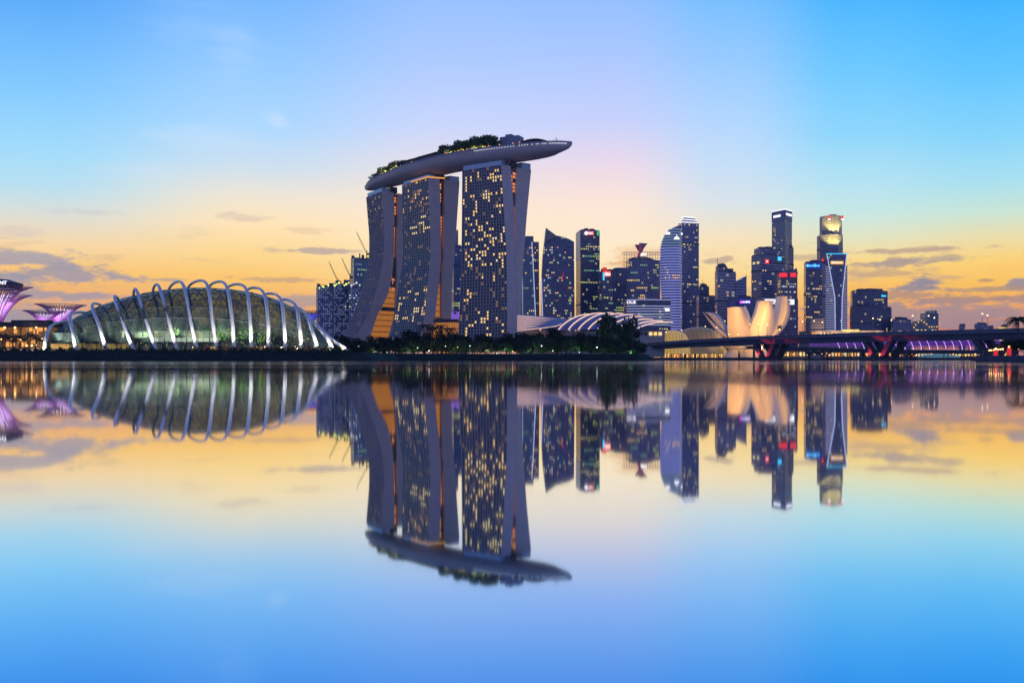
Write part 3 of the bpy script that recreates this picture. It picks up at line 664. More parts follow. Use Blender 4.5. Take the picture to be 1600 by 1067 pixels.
for k, px in enumerate((150, 172, 190, 218, 236, 254, 272, 290, 308, 330, 352, 372, 394, 416, 438)):
    tree('leafy tree growing inside the glass conservatory', px, 546, 546-(34, 46, 40, 58)[k % 4]*(1 if 180 < px < 400 else .7), 506+(k*7) % 22, None, 'trees inside the glass conservatory', name='indoor_tree')
r = random.Random(5)
for k in range(10):
    px = 165+k*26; q = P(px, 508+(k % 3)*5, 486+(k*13) % 14); lamp('conservatory_lamp', 'SPOT', q, 30000, (1, .86, .5) if k % 2 else (.85, 1, .6), q+Vector((0, 1, -1.1)), .5, 120)
dots(dome, [P(130+r.random()*360, 516+r.random()*30, 480+r.random()*20) for k in range(70)], .32, warm_win[1], 'garden_light')
# planting along the bank
hb = MB(); r = random.Random(9)
for k in range(2600):
    px = -40+r.random()*590; Y = 436+r.random()*20; s = .3+r.random()*.7; p = Vector((X(px, Y), Y, 4.2+r.random()**2*2.6*(.6+.4*math.sin(px*.35)))); a = r.random()*6.28
    u = Vector((math.cos(a), math.sin(a), r.random()-.5)); v = Vector((-math.sin(a)*.3, .2, 1)).normalized(); hb.poly([p-u*s, p-v*s*.5, p+u*s, p+v*s])
tag(hb.build('shrubbery', leafA), 'low dark shrubbery along the top of the garden bank', 'shrubbery', kind='stuff')
hb = MB()
for k in range(900):
    px = 300+r.random()*235; Y = 452+r.random()*14; s = .3+r.random()*.5; p = Vector((X(px, Y), Y, 4.6+r.random()*2.6)); a = r.random()*6.28
    u = Vector((math.cos(a), math.sin(a), r.random()-.5)); v = Vector((0, .2, 1)).normalized(); hb.poly([p-u*s, p-v*s*.5, p+u*s, p+v*s], None, int(r.random()*3))
tag(hb.build('flower_bed', [leafB, mat('petal_red', (.35, .05, .04), .7), mat('petal_yellow', (.3, .24, .05), .7)]), 'mixed red and yellow flower bed in front of the conservatory ribs', 'flower bed', kind='stuff')
for px in (330, 400, 470): lamp('bed_lamp', 'POINT', P(px, 541, 452), 700, (1, .9, .55), radius=.4)

# ---------------------------------------------------------------- steel tree towers
rod_m = mat('rod_steel', (.34, .22, .34), .5)
led_v = glow('led_violet', (236, 205, 255), 1.7); led_b = glow('led_blue', (70, 90, 255), 1.3); led_c = glow('led_ice', (190, 220, 255), 1.3)
def supertree(label, px, Y, ytop, yneck, rad, led, lcol, ybase=548, second=None, sign=None, core=True):
    zt, zn = Z(ytop, Y), Z(yneck, Y); x = X(px, Y); t = thing('steel_tree_tower', label, 'tower', (x, Y, 4), 'tree-shaped steel towers in the gardens')
    rt = rad*.16; tb = MB(); tb.tube([(x, Y, 4), (x, Y, 4+(zn-4)*.6), (x, Y, zn)], [rt*1.35, rt, rt*.95], 12); tb.build('trunk', mat('planted_trunk', (.05, .04, .06), .9, noise=.5, nscale=.3), t, True)
    def canopy(zt, zn, rad, name):
        cb = MB(); n = 48
        for k in range(n):
            a = 2*math.pi*k/n; pts = []
            for i in range(7):
                s = i/6; rr = rt+(rad-rt)*s**1.35; pts.append((x+math.cos(a)*rr, Y+math.sin(a)*rr, zn+(zt-zn)*(1-(1-s)**1.7)))
            cb.tube(pts, [.26]*5+[.2, .12], 4)
            if k % 2 == 0:
                a2 = 2*math.pi*(k+1.4)/n; i = 4; cb.tube([pts[4], (x+math.cos(a2)*(rad*.9), Y+math.sin(a2)*rad*.9, pts[5][2]+.3)], .12, 3)
        for s in (.45, .7, .9):
            rr = rt+(rad-rt)*s**1.35; z = zn+(zt-zn)*(1-(1-s)**1.7); cb.tube([(x+math.cos(q*.2618)*rr, Y+math.sin(q*.2618)*rr, z) for q in range(25)], .14, 3)
        co_ = cb.build(name, rod_m, t)
        if core:
            lb = MB(); n = 22
            for k in range(n):
                a = 2*math.pi*k/n; pts = []
                for i in range(5):
                    s = .08+.46*i/4; rr = (rt+(rad-rt)*s**1.3)*.93; pts.append((x+math.cos(a)*rr, Y+math.sin(a)*rr, zn+(zt-zn)*(1-(1-s)**1.7)+.6))
                lb.tube(pts, [.3, .42, .5, .5, .4], 4)
            lb.build('led_tubes', led, co_)
            lamp('canopy_lamp', 'POINT', (x, Y-rad*.45, zn+(zt-zn)*.25), 2600*(rad/16)**2, lcol, radius=1)
            lamp('canopy_lamp', 'POINT', (x+rad*.5, Y-rad*.3, zn+(zt-zn)*.3), 1500*(rad/16)**2, lcol, radius=1)
    canopy(zt, zn, rad, 'canopy')
    if second: canopy(Z(second[0], Y), Z(second[1], Y), second[2], 'lower_canopy')
    if sign:
        bb = MB(); bb.tube([(x, Y, zt-2), (x, Y, zt+1.8), (x, Y, zt+4.2), (x, Y, zt+4.8)], [rad*.72, rad*.74, rad*.4, .5], 20); bb.build('restaurant_pod', mat('pod_dark', (.06, .05, .07), .5), t)
        lettering(t, sign, (x+rad*.28, Y-rad*.72, zt+.8), rad*.95, 2.3, GLOWW)
    return t
supertree('tall cropped tree-shaped tower with a two tier purple canopy and a pod on top', -8, 590, 447, 500, 22.5, led_v, (.75, .2, 1), second=(460, 512, 22), sign='RESTAURANT')
supertree('tree-shaped tower with violet lights whose higher canopy spreads behind its lower neighbour', 95, 640, 476, 510, 17, led_v, (.7, .25, 1))
supertree('shorter tree-shaped tower with violet lights, standing in front of its higher neighbour', 69, 600, 486, 512, 13.5, led_v, (.7, .25, 1))
supertree('small tree-shaped tower lit deep blue beside the dotted apartment block', 484, 640, 486, 510, 12, led_b, (.15, .2, 1))

# ---------------------------------------------------------------- the lit restaurant terrace
pav = thing('garden_restaurant', 'low restaurant building with warmly lit open floors beside the conservatory', 'restaurant', P(20, 546, 505)); Yp = 505
bb = MB(); bb.box((X(18, Yp), Yp+6, Z(507, Yp)), (44, 16, 2.6)); bb.box((X(45, Yp), Yp+4, Z(502, Yp)), (20, 8, 1.4)); bb.build('roof', mat('thatch_dark', (.05, .045, .05), .8, noise=.4, nscale=.4), pav)
bb = MB(); bb.box((X(16, Yp), Yp+6, Z(525, Yp)), (42, 15, .7)); bb.build('upper_floor', mat('floor_slab', (.2, .16, .13), .7), pav)
bb = MB(); bb.box((X(16, Yp), Yp+12, Z(527, Yp)), (42, .6, 13)); bb.build('back_wall', mat('ochre_wall', (.32, .22, .13), .7, noise=.4, nscale=.4), pav)
for k in range(9):
    bb = MB(); px = -28+k*12; bb.tube([P(px, 546, Yp-1), P(px, 508, Yp-1)], .45, 6); bb.build('column', mat('column_wood', (.25, .2, .16), .7), pav)
r = random.Random(3)
for k in range(16):
    px = -30+k*6.6+r.random()*4; py = r.choice((514, 518, 533, 538)); bb = MB(); q = P(px, py, Yp+11); bb.box(q, (1.6+r.random()*1.6, .5, 1.8+r.random())); bb.build('window', r.choice((warm_win[0], warm_win[2], warm_win[2])), pav)
for k in range(12):
    px = -25+k*8+r.random()*3; bb = MB(); bb.ball(P(px, r.choice((512, 520, 530, 540)), Yp-2), .38+.25*r.random(), 6, 4); bb.build('lantern', LAMPW, pav)
for px, py in ((0, 516), (26, 518), (52, 516), (10, 536), (38, 537), (62, 536)): lamp('terrace_glow', 'POINT', P(px, py, Yp+3), 900, (1, .6, .22), radius=.5)
for k, (px, pt) in enumerate(((4, 520), (15, 524), (30, 522), (38, 526), (47, 519), (57, 525), (66, 528), (23, 529))): palm('dark palm silhouetted in front of the lit restaurant', px, 549, pt, 452+k % 3*5, 'palms in front of the lit restaurant', .5, k=k)
for k, (px, pt) in enumerate(((92, 530), (108, 533), (136, 534), (150, 532), (182, 535), (222, 536))): palm('small dark palm at the foot of the conservatory ribs', px, 549, pt, 450+k % 3*4, 'small palms below the conservatory', .5, k=k)

# ---------------------------------------------------------------- trees of the waterside park
zones = [('dark tree in the park below the hotel tower with the widest splayed foot', 545, 612), ('dark tree in the park below the middle hotel tower', 612, 700), ('dark tree in the park below the hotel tower with the most amber windows', 700, 815), ('dark tree in the park below the louvred hall roof', 815, 900), ('dark tree in the park below the arched hall roof', 900, 1000)]
r = random.Random(21)
top_ = [(545,524),(570,527),(600,530),(630,524),(660,516),(690,516),(720,524),(760,524),(800,522),(830,518),(860,516),(890,516),(920,518),(950,520),(1000,532)]
for row_ in range(3):
    px = 540
    while px < 992:
        lab = next(l for l, a, b in zones if px < b); Y = 640-row_*34-r.random()*14; tp = interp(top_, px)-7+row_*6+r.random()*8
        tree(lab, px, 556-(2-row_)*1.5, tp, Y, (20+r.random()*8)*(Y/1400), lab.replace('dark tree', 'dark trees')); px += 14+r.random()*8
big = tree('tallest park tree with a broad open crown in front of the arched hall roof', 966, 556, 481, 575, 18, None, k=3)
for k, (px, pt) in enumerate(((662, 502), (676, 506), (690, 503), (702, 508))): palm('tall palm in front of the orange glass hall', px, 553, pt, 600, 'palms in front of the orange glass hall', .36, k=k)
tree('low spreading tree at the tip of the park bank beside the bridge', 986, 557, 530, 566, 14, None)
# lamps among the trees
def park_lamp(label, cat, px, Y, py, mt, group, base=4.2, name='park_lamp'):
    p = Vector((X(px, Y), Y, base)); t = thing(name, label, cat, p, group); z = Z(py, Y); b = MB(); b.tube([p, (p.x, p.y, z)], .09, 5); b.build('pole', dark_metal, t)
    b = MB(); b.ball((p.x, p.y, z), (.34 if name == 'quay_lamp' else .17) if name != 'park_lamp' else .2+.12*abs(math.sin(px*3.7)), 7, 5); b.build('lamp_head', mt, t); return t
for k in range(20):
    px = 560+k*21.5+r.random()*8; Y = 550+r.random()*22; park_lamp('small path lamp glowing under the park trees', 'lamp', px, Y, 540+r.random()*13, (LAMPG, LAMPC, LAMPG, LAMPW)[k % 4], 'path lamps under the park trees')
for px in (585, 640, 672, 712, 735, 762, 790, 830, 862, 905, 940, 985): lamp('tree_uplight', 'POINT', P(px, 551, 550+px % 7), 1700, (.55, 1, .5) if px % 3 else (1, .9, .6), radius=.3)

# ---------------------------------------------------------------- the city skyline
GZ = 3.2
navy = facade('navy_glass', (.11, .14, .25), (.19, .20, .3), 4, 3, .25, .12, .12, .04, (255, 226, 160), .6, .3)
navy2 = facade('ink_glass', (.09, .11, .21), (.14, .155, .26), 4, 3.2, .2, .1, .12, .05, (220, 255, 190), .6, .3)
teal = facade('teal_glass', (.10, .17, .24), (.16, .22, .29), 4, 3, .25, .14, .12, .04, (210, 235, 220), .5, .3)
greyfac = facade('grey_office', (.09, .10, .17), (.38, .38, .44), 4, 3.4, .45, .0, .2, .03, (255, 226, 170), .4, .3)
stonefac = facade('stone_office', (.09, .10, .17), (.26, .27, .34), 4.2, 3.2, .4, .35, .25, .04, (255, 226, 170), .4, .25)
dotfac = facade('dotted_flats', (.13, .16, .28), (.12, .155, .28), 3.3, 3.0, .5, .45, .3, .5, (196, 210, 255), .4, .24)
slabfac = facade('banded_office', (.07, .085, .19), (.42, .42, .52), 4.2, 6, .36, .0, .15, .04, (255, 240, 200), .5, .3)
blackfac = facade('black_office', (.075, .09, .165), (.10, .11, .19), 4, 3.2, .25, .1, .15, .04, (255, 236, 170), .6, .35)
sand = mat('sandstone_wall', (.36, .31, .28), .8, noise=.15, nscale=.08)
capm = mat('roof_cap', (.10, .11, .17), .7)
def fp3(x0, xc, x1, Y, dl, dr):
    L_, C_, R_ = Vector((X(x0, Y+dl), Y+dl)), Vector((X(xc, Y), Y)), Vector((X(x1, Y+dr), Y+dr)); return [tuple(C_), tuple(R_), tuple(L_+R_-C_), tuple(L_)]
def office(label, x0, xc, x1, yt, Y, mt, dl=25, dr=35, cap=1.6, name='office_tower', cat='tower', group=None, ybase=None, t=None):
    fp = fp3(x0, xc, x1, Y, dl, dr); z0 = GZ if ybase is None else Z(ybase, Y); z1 = Z(yt, Y)
    if t is None: t = thing(name, label, cat, (fp[0][0], fp[0][1], GZ), group)
    b = MB(); b.prism(fp, z0, z1); b.build('facade', mt, t)
    if cap:
        c = Vector((sum(p[0] for p in fp)/4, sum(p[1] for p in fp)/4)); q = [tuple(c+(Vector(p)-c)*.96) for p in fp]
        b = MB(); b.prism(q, z1+.004, z1+cap); ro_ = b.build('roof', capm, t)
        rr_ = random.Random(int(x0*7+Y)); b = MB()
        for k in range(3):
            g_ = c+(Vector(fp[rr_.randint(0, 3)])-c)*.5*rr_.random(); w_ = (X(x1, Y)-X(x0, Y)); b.box((g_.x, g_.y, z1+cap+1.5), (w_*(.12+.2*rr_.random()), 6+6*rr_.random(), 3+2*rr_.random()), .3)
        b.build('roof_plant', capm, ro_)
        for f_ in ((.38, .8) if yt < 410 else (.62,)):
            zz = z0+(z1-z0)*(f_+.05*rr_.random()); q = [tuple(c+(Vector(p)-c)*(1+.5/(Vector(p)-c).length)) for p in fp]; b = MB(); b.prism(q, zz, zz+3.2); b.build('plant_band', mat('louvre_band', (.07, .08, .13), .6), t)
    return t, fp, z1
def lit(o, n, mats, seed, fh=4, bay=3, band=.25, mull=.12, run=4, rows=None, y0=540, y1=None, share=.7, ulim=(0, 1)):
    t, fp, z1 = o; zb, zt = Z(y0, fp[0][1]), (z1 if y1 is None else Z(y1, fp[0][1]))
    lr = math.dist(fp[0], fp[1]); ll = math.dist(fp[3], fp[0]); fr = share
    rr = [int(Z(y, fp[0][1])/fh) for y in rows] if rows else None
    windows(t, fp[0], fp[1], max(zb, 8), zt, fh, bay, int(n*fr), mats, seed, band, mull, run, rr, ulim=ulim)
    windows(t, fp[3], fp[0], max(zb, 8), zt, fh, bay, int(n*(1-fr)), mats, seed+50, band, mull, run, rr)
def outline(label, pts, Y, mt, depth=40, name='office_tower', cat='tower', t=None, part='facade', shift=0, group=None):
    """front elevation drawn as a polygon and carried back by its depth"""
    fr = [P(a, b_, Y) for a, b_ in pts]
    if t is None: t = thing(name, label, cat, (sum(p.x for p in fr)/len(fr), Y, GZ), group)
    b = MB(); d = Vector((shift, depth, 0)); n = len(fr)
    b.poly(fr, [(p.x-fr[0].x+200, p.z) for p in fr])
    for i in range(n):
        a, c = fr[i], fr[(i+1) % n]; b.poly([c, a, a+d, c+d], [(depth, c.z), (depth, a.z), (0, a.z), (0, c.z)])
    b.poly([p+d for p in reversed(fr)]); b.build(part, mt, t); return t, fr
def front_windows(t, x0, x1, y0, y1, Y, n, mats, seed, fh=4, bay=3, run=4, rows=None):
    rr = [int(Z(y, Y)/fh) for y in rows] if rows else None
    windows(t, (X(x0, Y), Y), (X(x1, Y), Y), Z(y0, Y), Z(y1, Y), fh, bay, n, mats, seed, run=run, rows=rr)
def strip(t, pts, Y, w, mt, name='light_strip', n=4):
    b = MB(); b.tube([P(a, b_, Y) for a, b_ in pts], w/2, n); return b.build(name, mt, t)
def panel(t, x0, x1, y0, y1, Y, mt, name='sign_panel', d=.6):
    b = MB(); a, c = P(x0, y1, Y), P(x1, y0, Y); b.box(((a.x+c.x)/2, Y, (a.z+c.z)/2), (abs(c.x-a.x), d, abs(c.z-a.z))); return b.build(name, mt, t)

# --- apartment block, tower under construction and cranes
o = office('bluish apartment block dotted with tiny lights beside the conservatory', 494, 497, 520, 447, 1250, dotfac, 20, 14, 0, 'apartment_block', 'building'); ap = o[0]
office('', 519, 521, 548, 442, 1262, dotfac, 16, 20, 0, t=ap); office('', 545, 547, 575, 450, 1255, dotfac, 20, 20, 0, t=ap)
for x0, x1, y0, Y in ((495, 501, 443, 1258), (503, 512, 445, 1260), (514, 520, 442, 1268), (524, 533, 438, 1268), (537, 547, 437, 1270), (550, 560, 446, 1262)): office('', x0, x0+1, x1, y0, Y, capm, 6, 8, 0, ybase=452, t=ap)
for k, px in enumerate((499, 505, 513, 523, 526, 530, 538, 541, 545, 549, 553, 557, 562)):
    b = MB(); b.ball(P(px, 446-(k % 3)*2+(4 if k < 3 else 0), 1246), 1.1+.5*(k % 2), 6, 4); b.build('roof_light', glow('roof_yellow', (240, 255, 120), 1.5) if k < 9 else cool_win[0], ap)
front_windows(ap, 538, 572, 500, 452, 1250, 24, cool_win, 5, run=1)
o = office('unfinished tower with bare columns on top and teal lit floors', 548, 553, 590, 402, 1400, teal, 20, 30, 0, 'unfinished_tower'); ct = o[0]
for x0, x1, y0 in ((549, 554, 399), (561, 563, 396), (565, 569, 398), (572, 576, 398)): office('', x0, x0+.6, x1, y0, 1408, capm, 4, 5, 0, ybase=404, t=ct)
lit(o, 60, [green_win[1], cool_win[1], cool_win[0]], 11, run=5, rows=[411, 416, 422, 427, 431, 435], y0=440)
b = MB(); b.ball(P(575, 400.5, 1395), 2.2, 6, 4); b.build('work_light', green_win[2], ct)
def crane(label, foot, tip, Y, my):
    t = thing('tower_crane', label, 'crane', P(foot[0], my, Y), 'cranes over the building sites'); b = MB(); b.tube([P(foot[0], my, Y), P(foot[0], foot[1]-4, Y)], .9, 4); b.build('mast', mat('crane_rust', (.16, .10, .08), .7), t)
    b = MB(); a, c = P(*foot, Y), P(*tip, Y); b.tube([a-(c-a)*.12, c], .45, 4); m_ = a.lerp(c, .5)+Vector((-1.2, 0, -1.)); b.tube([a, m_, c], .2, 3); b.build('jib', M['crane_rust'], t)
    b = MB(); b.box(a+Vector((2, 0, -1)), (4, 2, 3)); b.build('counterweight', M['crane_rust'], t)
    b = MB(); b.tube([P(foot[0], foot[1]-4, Y), a.lerp(c, .8)], .12, 3); b.build('stay_cable', M['crane_rust'], t)
crane('tower crane whose jib leans over the dotted apartment block', (529, 441), (514, 409), 1255, 447)
crane('tower crane with a jib rising beside the unfinished tower', (547, 432), (534, 403), 1330, 445)
crane('highest tower crane with its jib leaning above the unfinished tower', (573, 396), (557, 362), 1405, 405)

# --- tower seen between two hotel towers
o = office('blue glass tower seen in the gap between two hotel towers', 700, 705, 716, 359, 1500, teal, 25, 15); lit(o, 20, cool_win, 21, run=3, y0=420)
o2 = office('', 704, 709, 728, 386, 1480, navy, 20, 15, t=o[0]); lit(o2, 70, green_win+[cool_win[1]], 22, run=5, y0=486, y1=425, rows=[452, 455, 458, 474, 478, 482])
panel(o[0], 704, 718, 487, 501, 1470, facade('purple_lit', (.1, .08, .2), (.2, .15, .35), 3, 5, .4, 0, .3, .9, (170, 120, 255), .5, .8), 'lit_podium', 3)

# --- the twin sail-shaped towers
t, fr = outline('slim sail-shaped glass tower with a bent white edge line, next to the hotel tower', [(814,520),(814,369),(833.5,369),(834,378),(842,378),(843,520)], 1440, navy, 40)
outline('', [(818,520),(818,390),(831,378),(834,430),(838,520)], 1425, teal, 14, t=t, part='wing')
strip(t, [(831, 378), (833.5, 420), (837, 500)], 1422, 1.6, LEDW); strip(t, [(816.5, 396), (816.8, 500)], 1422, .8, LEDW)
front_windows(t, 817, 843, 500, 375, 1424, 55, warm_win+[green_win[1]], 31, run=3)
t, fr = outline('tall sail-shaped tower with a sharp glazed peak and curved top', [(846.5,520),(846,440),(848,400),(853,356),(861,362),(869,368),(880,370),(890,374),(897,378),(897.5,440),(898,520)], 1420, navy2, 40)
outline('', [(850.5,378),(853.2,357),(861,362.5),(868,368.5),(868,371)], 1416, mat('crown_glass', (.22, .24, .22), .3), 3, t=t, part='glazed_peak')
strip(t, [(846, 434), (846.6, 460), (848, 502)], 1416, 1.8, LEDW)
front_windows(t, 849, 896, 500, 384, 1419, 95, warm_win+[cool_win[0]], 32, run=2)
front_windows(t, 848, 896, 441, 434, 1418.6, 26, [warm_win[2], warm_win[0]], 33, run=5)
strip(t, [(877, 440), (881, 425)], 1414, 1.4, mat('neon_pink', (.02, .02, .02), .5, emit=lin(220, 30, 90), estr=.7), 'neon_line')

# --- tower with a red and white roof sign, lime lit floors
o = office('dark tower with lime lit floors under a red and white roof sign', 900, 907, 937, 360, 1500, blackfac, 40, 8, 1.5); t = o[0]
b = MB(); fp = o[1]; a, c = Vector(fp[3]), Vector(fp[0]); d = (c-a).normalized(); k = Vector((d.y, -d.x))*.4; q = [(a+k, c+k)]; b.poly([(a.x+k.x, a.y+k.y, Z(404, 1500)), (c.x+k.x, c.y+k.y, Z(404, 1500)), (c.x+k.x, c.y+k.y, o[2]), (a.x+k.x, a.y+k.y, o[2])]); b.build('side_sheen', mat('sky_sheen', (.55, .5, .46), .35), t)  # pale sheet paints the sky glow reflected on the tower's side
lit(o, 130, green_win, 41, run=7, rows=[373, 380, 384, 387, 391, 394, 397, 401, 404, 408, 422, 442, 443, 463, 470, 483, 490], y0=500, y1=368, share=.94)
panel(t, 917, 928, 361.5, 367.5, 1498, glow('sign_red_box', (225, 40, 50), 1.)); b = MB(); q = P(916, 364.5, 1497); b.tube([q, q+Vector((0, -.8, 0))], 3.3, 6); b.build('emblem', GLOWW, t); lettering(t, 'HSBC', P(922.5, 364.5, 1497), 9.5, 4, GLOWW)
panel(t, 932.5, 936, 360.5, 368, 1499.5, glow('sign_green', (70, 200, 130), .8))
o = office('low dark block with a red and blue vertical neon sign at its corner', 934, 940, 958, 425, 1350, blackfac, 20, 10); t = o[0]
panel(t, 941.5, 948, 418, 426, 1348, glow('neon_red', (225, 40, 45), .9)); panel(t, 942, 944.6, 426, 438, 1347, GLOWC); panel(t, 944.8, 954, 424, 432, 1346.4, glow('neon_orange', (255, 90, 50), 1.5)); letters_blur(t, P(949.5, 428, 1345.5), 7, 5, GLOWW, 1)
lit(o, 30, green_win, 43, run=5, rows=[475, 480, 484, 490], y0=495, y1=440)
o = office('plain dark slab block beside the neon sign', 953, 957, 980, 422, 1400, blackfac, 20, 12); lit(o, 40, green_win, 44, run=6, rows=[477, 481, 486], y0=495, y1=470)

# --- tower with open roof frame and a fan-shaped red emblem
t, fr = outline('broad tower with an open roof frame and a fan-shaped red roof emblem', [(974.5,520),(974.5,418),(983,418),(983,404),(990,402),(996,401),(1008,401),(1016,403),(1022,406),(1032,407),(1032,520)], 1420, navy, 40)
fm = MB()
for k in range(15):
    px = 975+57*k/14; fm.tube([P(px, 418 if k < 3 else 406, 1419), P(px, 393.5, 1419)], .35, 4); fm.tube([P(px, 394, 1419), P(px, 394, 1419)+Vector((0, 36, 0))], .3, 4)
for y in (394, 399, 404): fm.tube([P(974.7, y, 1418.6), P(1032, y, 1418.6)], .35, 4)
for y in (410, 415): fm.tube([P(974.7, y, 1418.6), P(984, y, 1418.6)], .35, 4)
fm.build('roof_frame', mat('frame_grey', (.14, .14, .17), .5), t)
red_e = mat('emblem_red', (.42, .10, .14), .5, emit=lin(200, 60, 80), estr=.25)
outline('', [(992,382.5),(999,382),(999.5,394),(996.5,391)], 1416, mat('emblem_mauve', (.30, .16, .22), .5), 2, t=t, part='emblem_fan'); outline('', [(999,379.5),(1012,380.5),(1006,388),(1003,395.5),(999,395.5)], 1415, mat('emblem_rose', (.40, .17, .20), .5), 2, t=t, part='emblem_fan')
outline('', [(999,379.5),(1001.5,379.8),(1001.5,392),(1000.5,401),(996,401),(998,394)], 1414, red_e, 2, t=t, part='emblem_stem'); b = MB(); q = [P(1001, 399.5, 1413), P(1002, 395.5, 1413), P(1011, 396, 1413), P(1010, 398.5, 1413)]; b.poly(q); b.poly([p+Vector((0, .5, 0)) for p in reversed(q)]); b.build('lit_emblem', GLOWW, t)
front_windows(t, 976, 1031, 500, 412, 1419, 92, green_win+[warm_win[0]], 51, run=4, rows=[414, 431, 436, 437, 452, 470, 480])
strip(t, [(1032.4, 405), (1032.4, 466)], 1417, 1.5, glow('strip_amber', (255, 190, 90), 1.1))

# --- low bayfront block with white light bands
t = thing('bayfront_office', 'low dark office block with white light bands and a three letter roof sign', 'building', P(1014, 540, 1220)); Y = 1220
b = MB(); b.prism([(X(978, Y), Y), (X(1048, Y), Y), (X(1050, Y), Y+40), (X(980, Y), Y+40)], GZ, Z(467, Y)); b.build('facade', blackfac, t)
for k, y in enumerate((468.5, 478.5, 482.6, 486.6, 491, 495.3, 499.6, 504, 508)): strip(t, [(979, y), (1010, y-.4), (1048, y)], Y-.6, .9, LEDW)
lettering(t, 'OUE', P(986.5, 472.4, Y-1.5), 12.5, 4.2, GLOWW); panel(t, 1039.5, 1046, 481.5, 486, Y-1.4, GLOWW, 'sign'); front_windows(t, 1000, 1047, 478, 469, Y, 10, [warm_win[2], warm_win[0]], 61, run=1); front_windows(t, 982, 1046, 520, 486, Y, 40, [green_win[1], cool_win[2]], 62, run=6)

# --- curved tower of white light bands, and the tall dark tower behind it
t = thing('curved_tower', 'curved tower wrapped in blue-white light bands with a rounded shoulder', 'tower', P(1051, 540, 1380)); Y = 1380
sil = [(352.5, 1058), (355, 1052), (359, 1047.5), (364, 1043), (370, 1039.5), (378, 1036.5), (388, 1034.6), (400, 1034.2), (440, 1034.6), (470, 1036.5), (520, 1040)]
gl = MB(); bands = []; g = []; led = MB(); rr = 1066.5
zs = [Z(y, Y) for y in (520, 505, 470, 440, 420, 400, 388, 378, 370, 364, 359, 355, 352.5)]
def ringpts(z, grow=0):
    y = HY-(z-EYE)/Y*F; xl = X(interp(sil, y), Y)-grow; xr = X(rr, Y)+grow; c = (xl+xr)/2; a = (xr-xl)/2; return [(c+a*(abs(math.cos(q))**.75)*(1 if math.cos(q) > 0 else -1), Y+14-(14+grow)*math.sin(q)) for q in [2*math.pi*k/28 for k in range(28)]]
gl.grid([[(x_, y_, z) for x_, y_ in ringpts(z)] for z in zs], lambda i, j: (j*3.3, zs[i]), 0, True); gl.poly([(x_, y_, zs[-1]) for x_, y_ in reversed(ringpts(zs[-1]))]); gl.build('facade', mat('curved_glass', (.14, .17, .34), .15), t)
z = 10
n = 0
while z < Z(355, Y):
    rp = ringpts(z, .9)
    for k in range(28):
        a, c = rp[k], rp[(k+1) % 28]; led.poly([(c[0], c[1], z), (a[0], a[1], z), (a[0], a[1], z+1.8), (c[0], c[1], z+1.8)], None, 0 if z < Z(385, Y) else 1); 
    led.poly([(x_, y_, z+1.8) for x_, y_ in reversed(rp)], None, 2); led.poly([(x_, y_, z) for x_, y_ in rp], None, 2); z += 4.15; n += 1
led.build('band_lattice', [glow('led_periwinkle', (150, 160, 250), .75), glow('led_pale_blue', (150, 180, 225), .5), mat('band_grey', (.2, .2, .3), .5)], t)
panel(t, 1040.5, 1047, 363, 366.5, Y-2.2, GLOWW, 'sign'); b = MB(); q = P(1057.5, 372, Y-2.5); b.poly([q+Vector((-4.5, 0, -2)), q+Vector((4.5, 0, -2)), q+Vector((3, 0, 1.5)), q+Vector((1, 0, 1.5)), q+Vector((0, 0, 6)), q+Vector((-1, 0, 1.5)), q+Vector((-3, 0, 1.5))]); b.build('emblem', GLOWW, t); panel(t, 1064, 1066.5, 364, 367, Y-.5, GLOWW, 'sign')
front_windows(t, 1038, 1064, 500, 380, Y-1.5, 24, [warm_win[0], warm_win[2], cool_win[2]], 63, run=1, rows=[430, 434])
o = office('tall dark tower with a stepped crown of white light bands', 1060, 1066, 1092, 348, 1440, navy, 16, 14); t = o[0]; Y = 1440
for k, (x0, x1, y0, y1) in enumerate(((1062, 1090, 346.6, 348.2), (1063.5, 1088.5, 342.6, 346.4), (1065, 1086.5, 338.8, 342.4))):
    b = MB(); b.prism(fp3(x0, x0+4, x1, Y+1, 12, 10), Z(y1, Y), Z(y0, Y)-.01); b.build('crown_tier', teal, t)
    for yy in (y0+.3,): 
        f4 = fp3(x0, x0+4, x1, Y, 12, 10); b = MB(); b.tube([(f4[3][0], f4[3][1], Z(yy, Y)), (f4[0][0], f4[0][1]-.3, Z(yy, Y)), (f4[1][0], f4[1][1], Z(yy, Y))], .8, 4); b.build('crown_light', GLOWW, t)
lit(o, 60, [warm_win[1], cool_win[2], green_win[2]], 71, run=3, rows=[351, 357, 364, 370, 382, 418, 437, 445], y0=500); 

# --- mid-height towers towards the museum
o = office('stepped grey block with a thin mast, between two taller towers', 1088, 1092, 1118, 462, 1360, greyfac, 20, 20); t = o[0]; office('', 1092, 1094, 1108, 448, 1380, navy, 12, 10, t=t); strip(t, [(1097.5, 448), (1097.5, 437)], 1384, .6, grey_metal, 'mast')
o = office('banded office tower with a mast on its flat top', 1117, 1121, 1150, 424, 1300, slabfac, 14, 22); t = o[0]; office('', 1118, 1121, 1137, 417, 1303, navy, 10, 12, t=t); strip(t, [(1121, 417), (1121, 403)], 1308, .8, grey_metal, 'mast'); lit(o, 18, warm_win, 81, 4.2, 6, run=1)
t, fr = outline('banded wedge-topped block beside the banded office tower', [(1149,530),(1149,440),(1155,438),(1161,434),(1166.5,431),(1166.5,530)], 1320, slabfac, 30); strip(t, [(1166, 433), (1166, 428)], 1318, .8, grey_metal, 'mast')
o = office('dark low block with a glowing purple sign', 1136, 1140, 1180, 466, 1250, navy2, 20, 10); t = o[0]
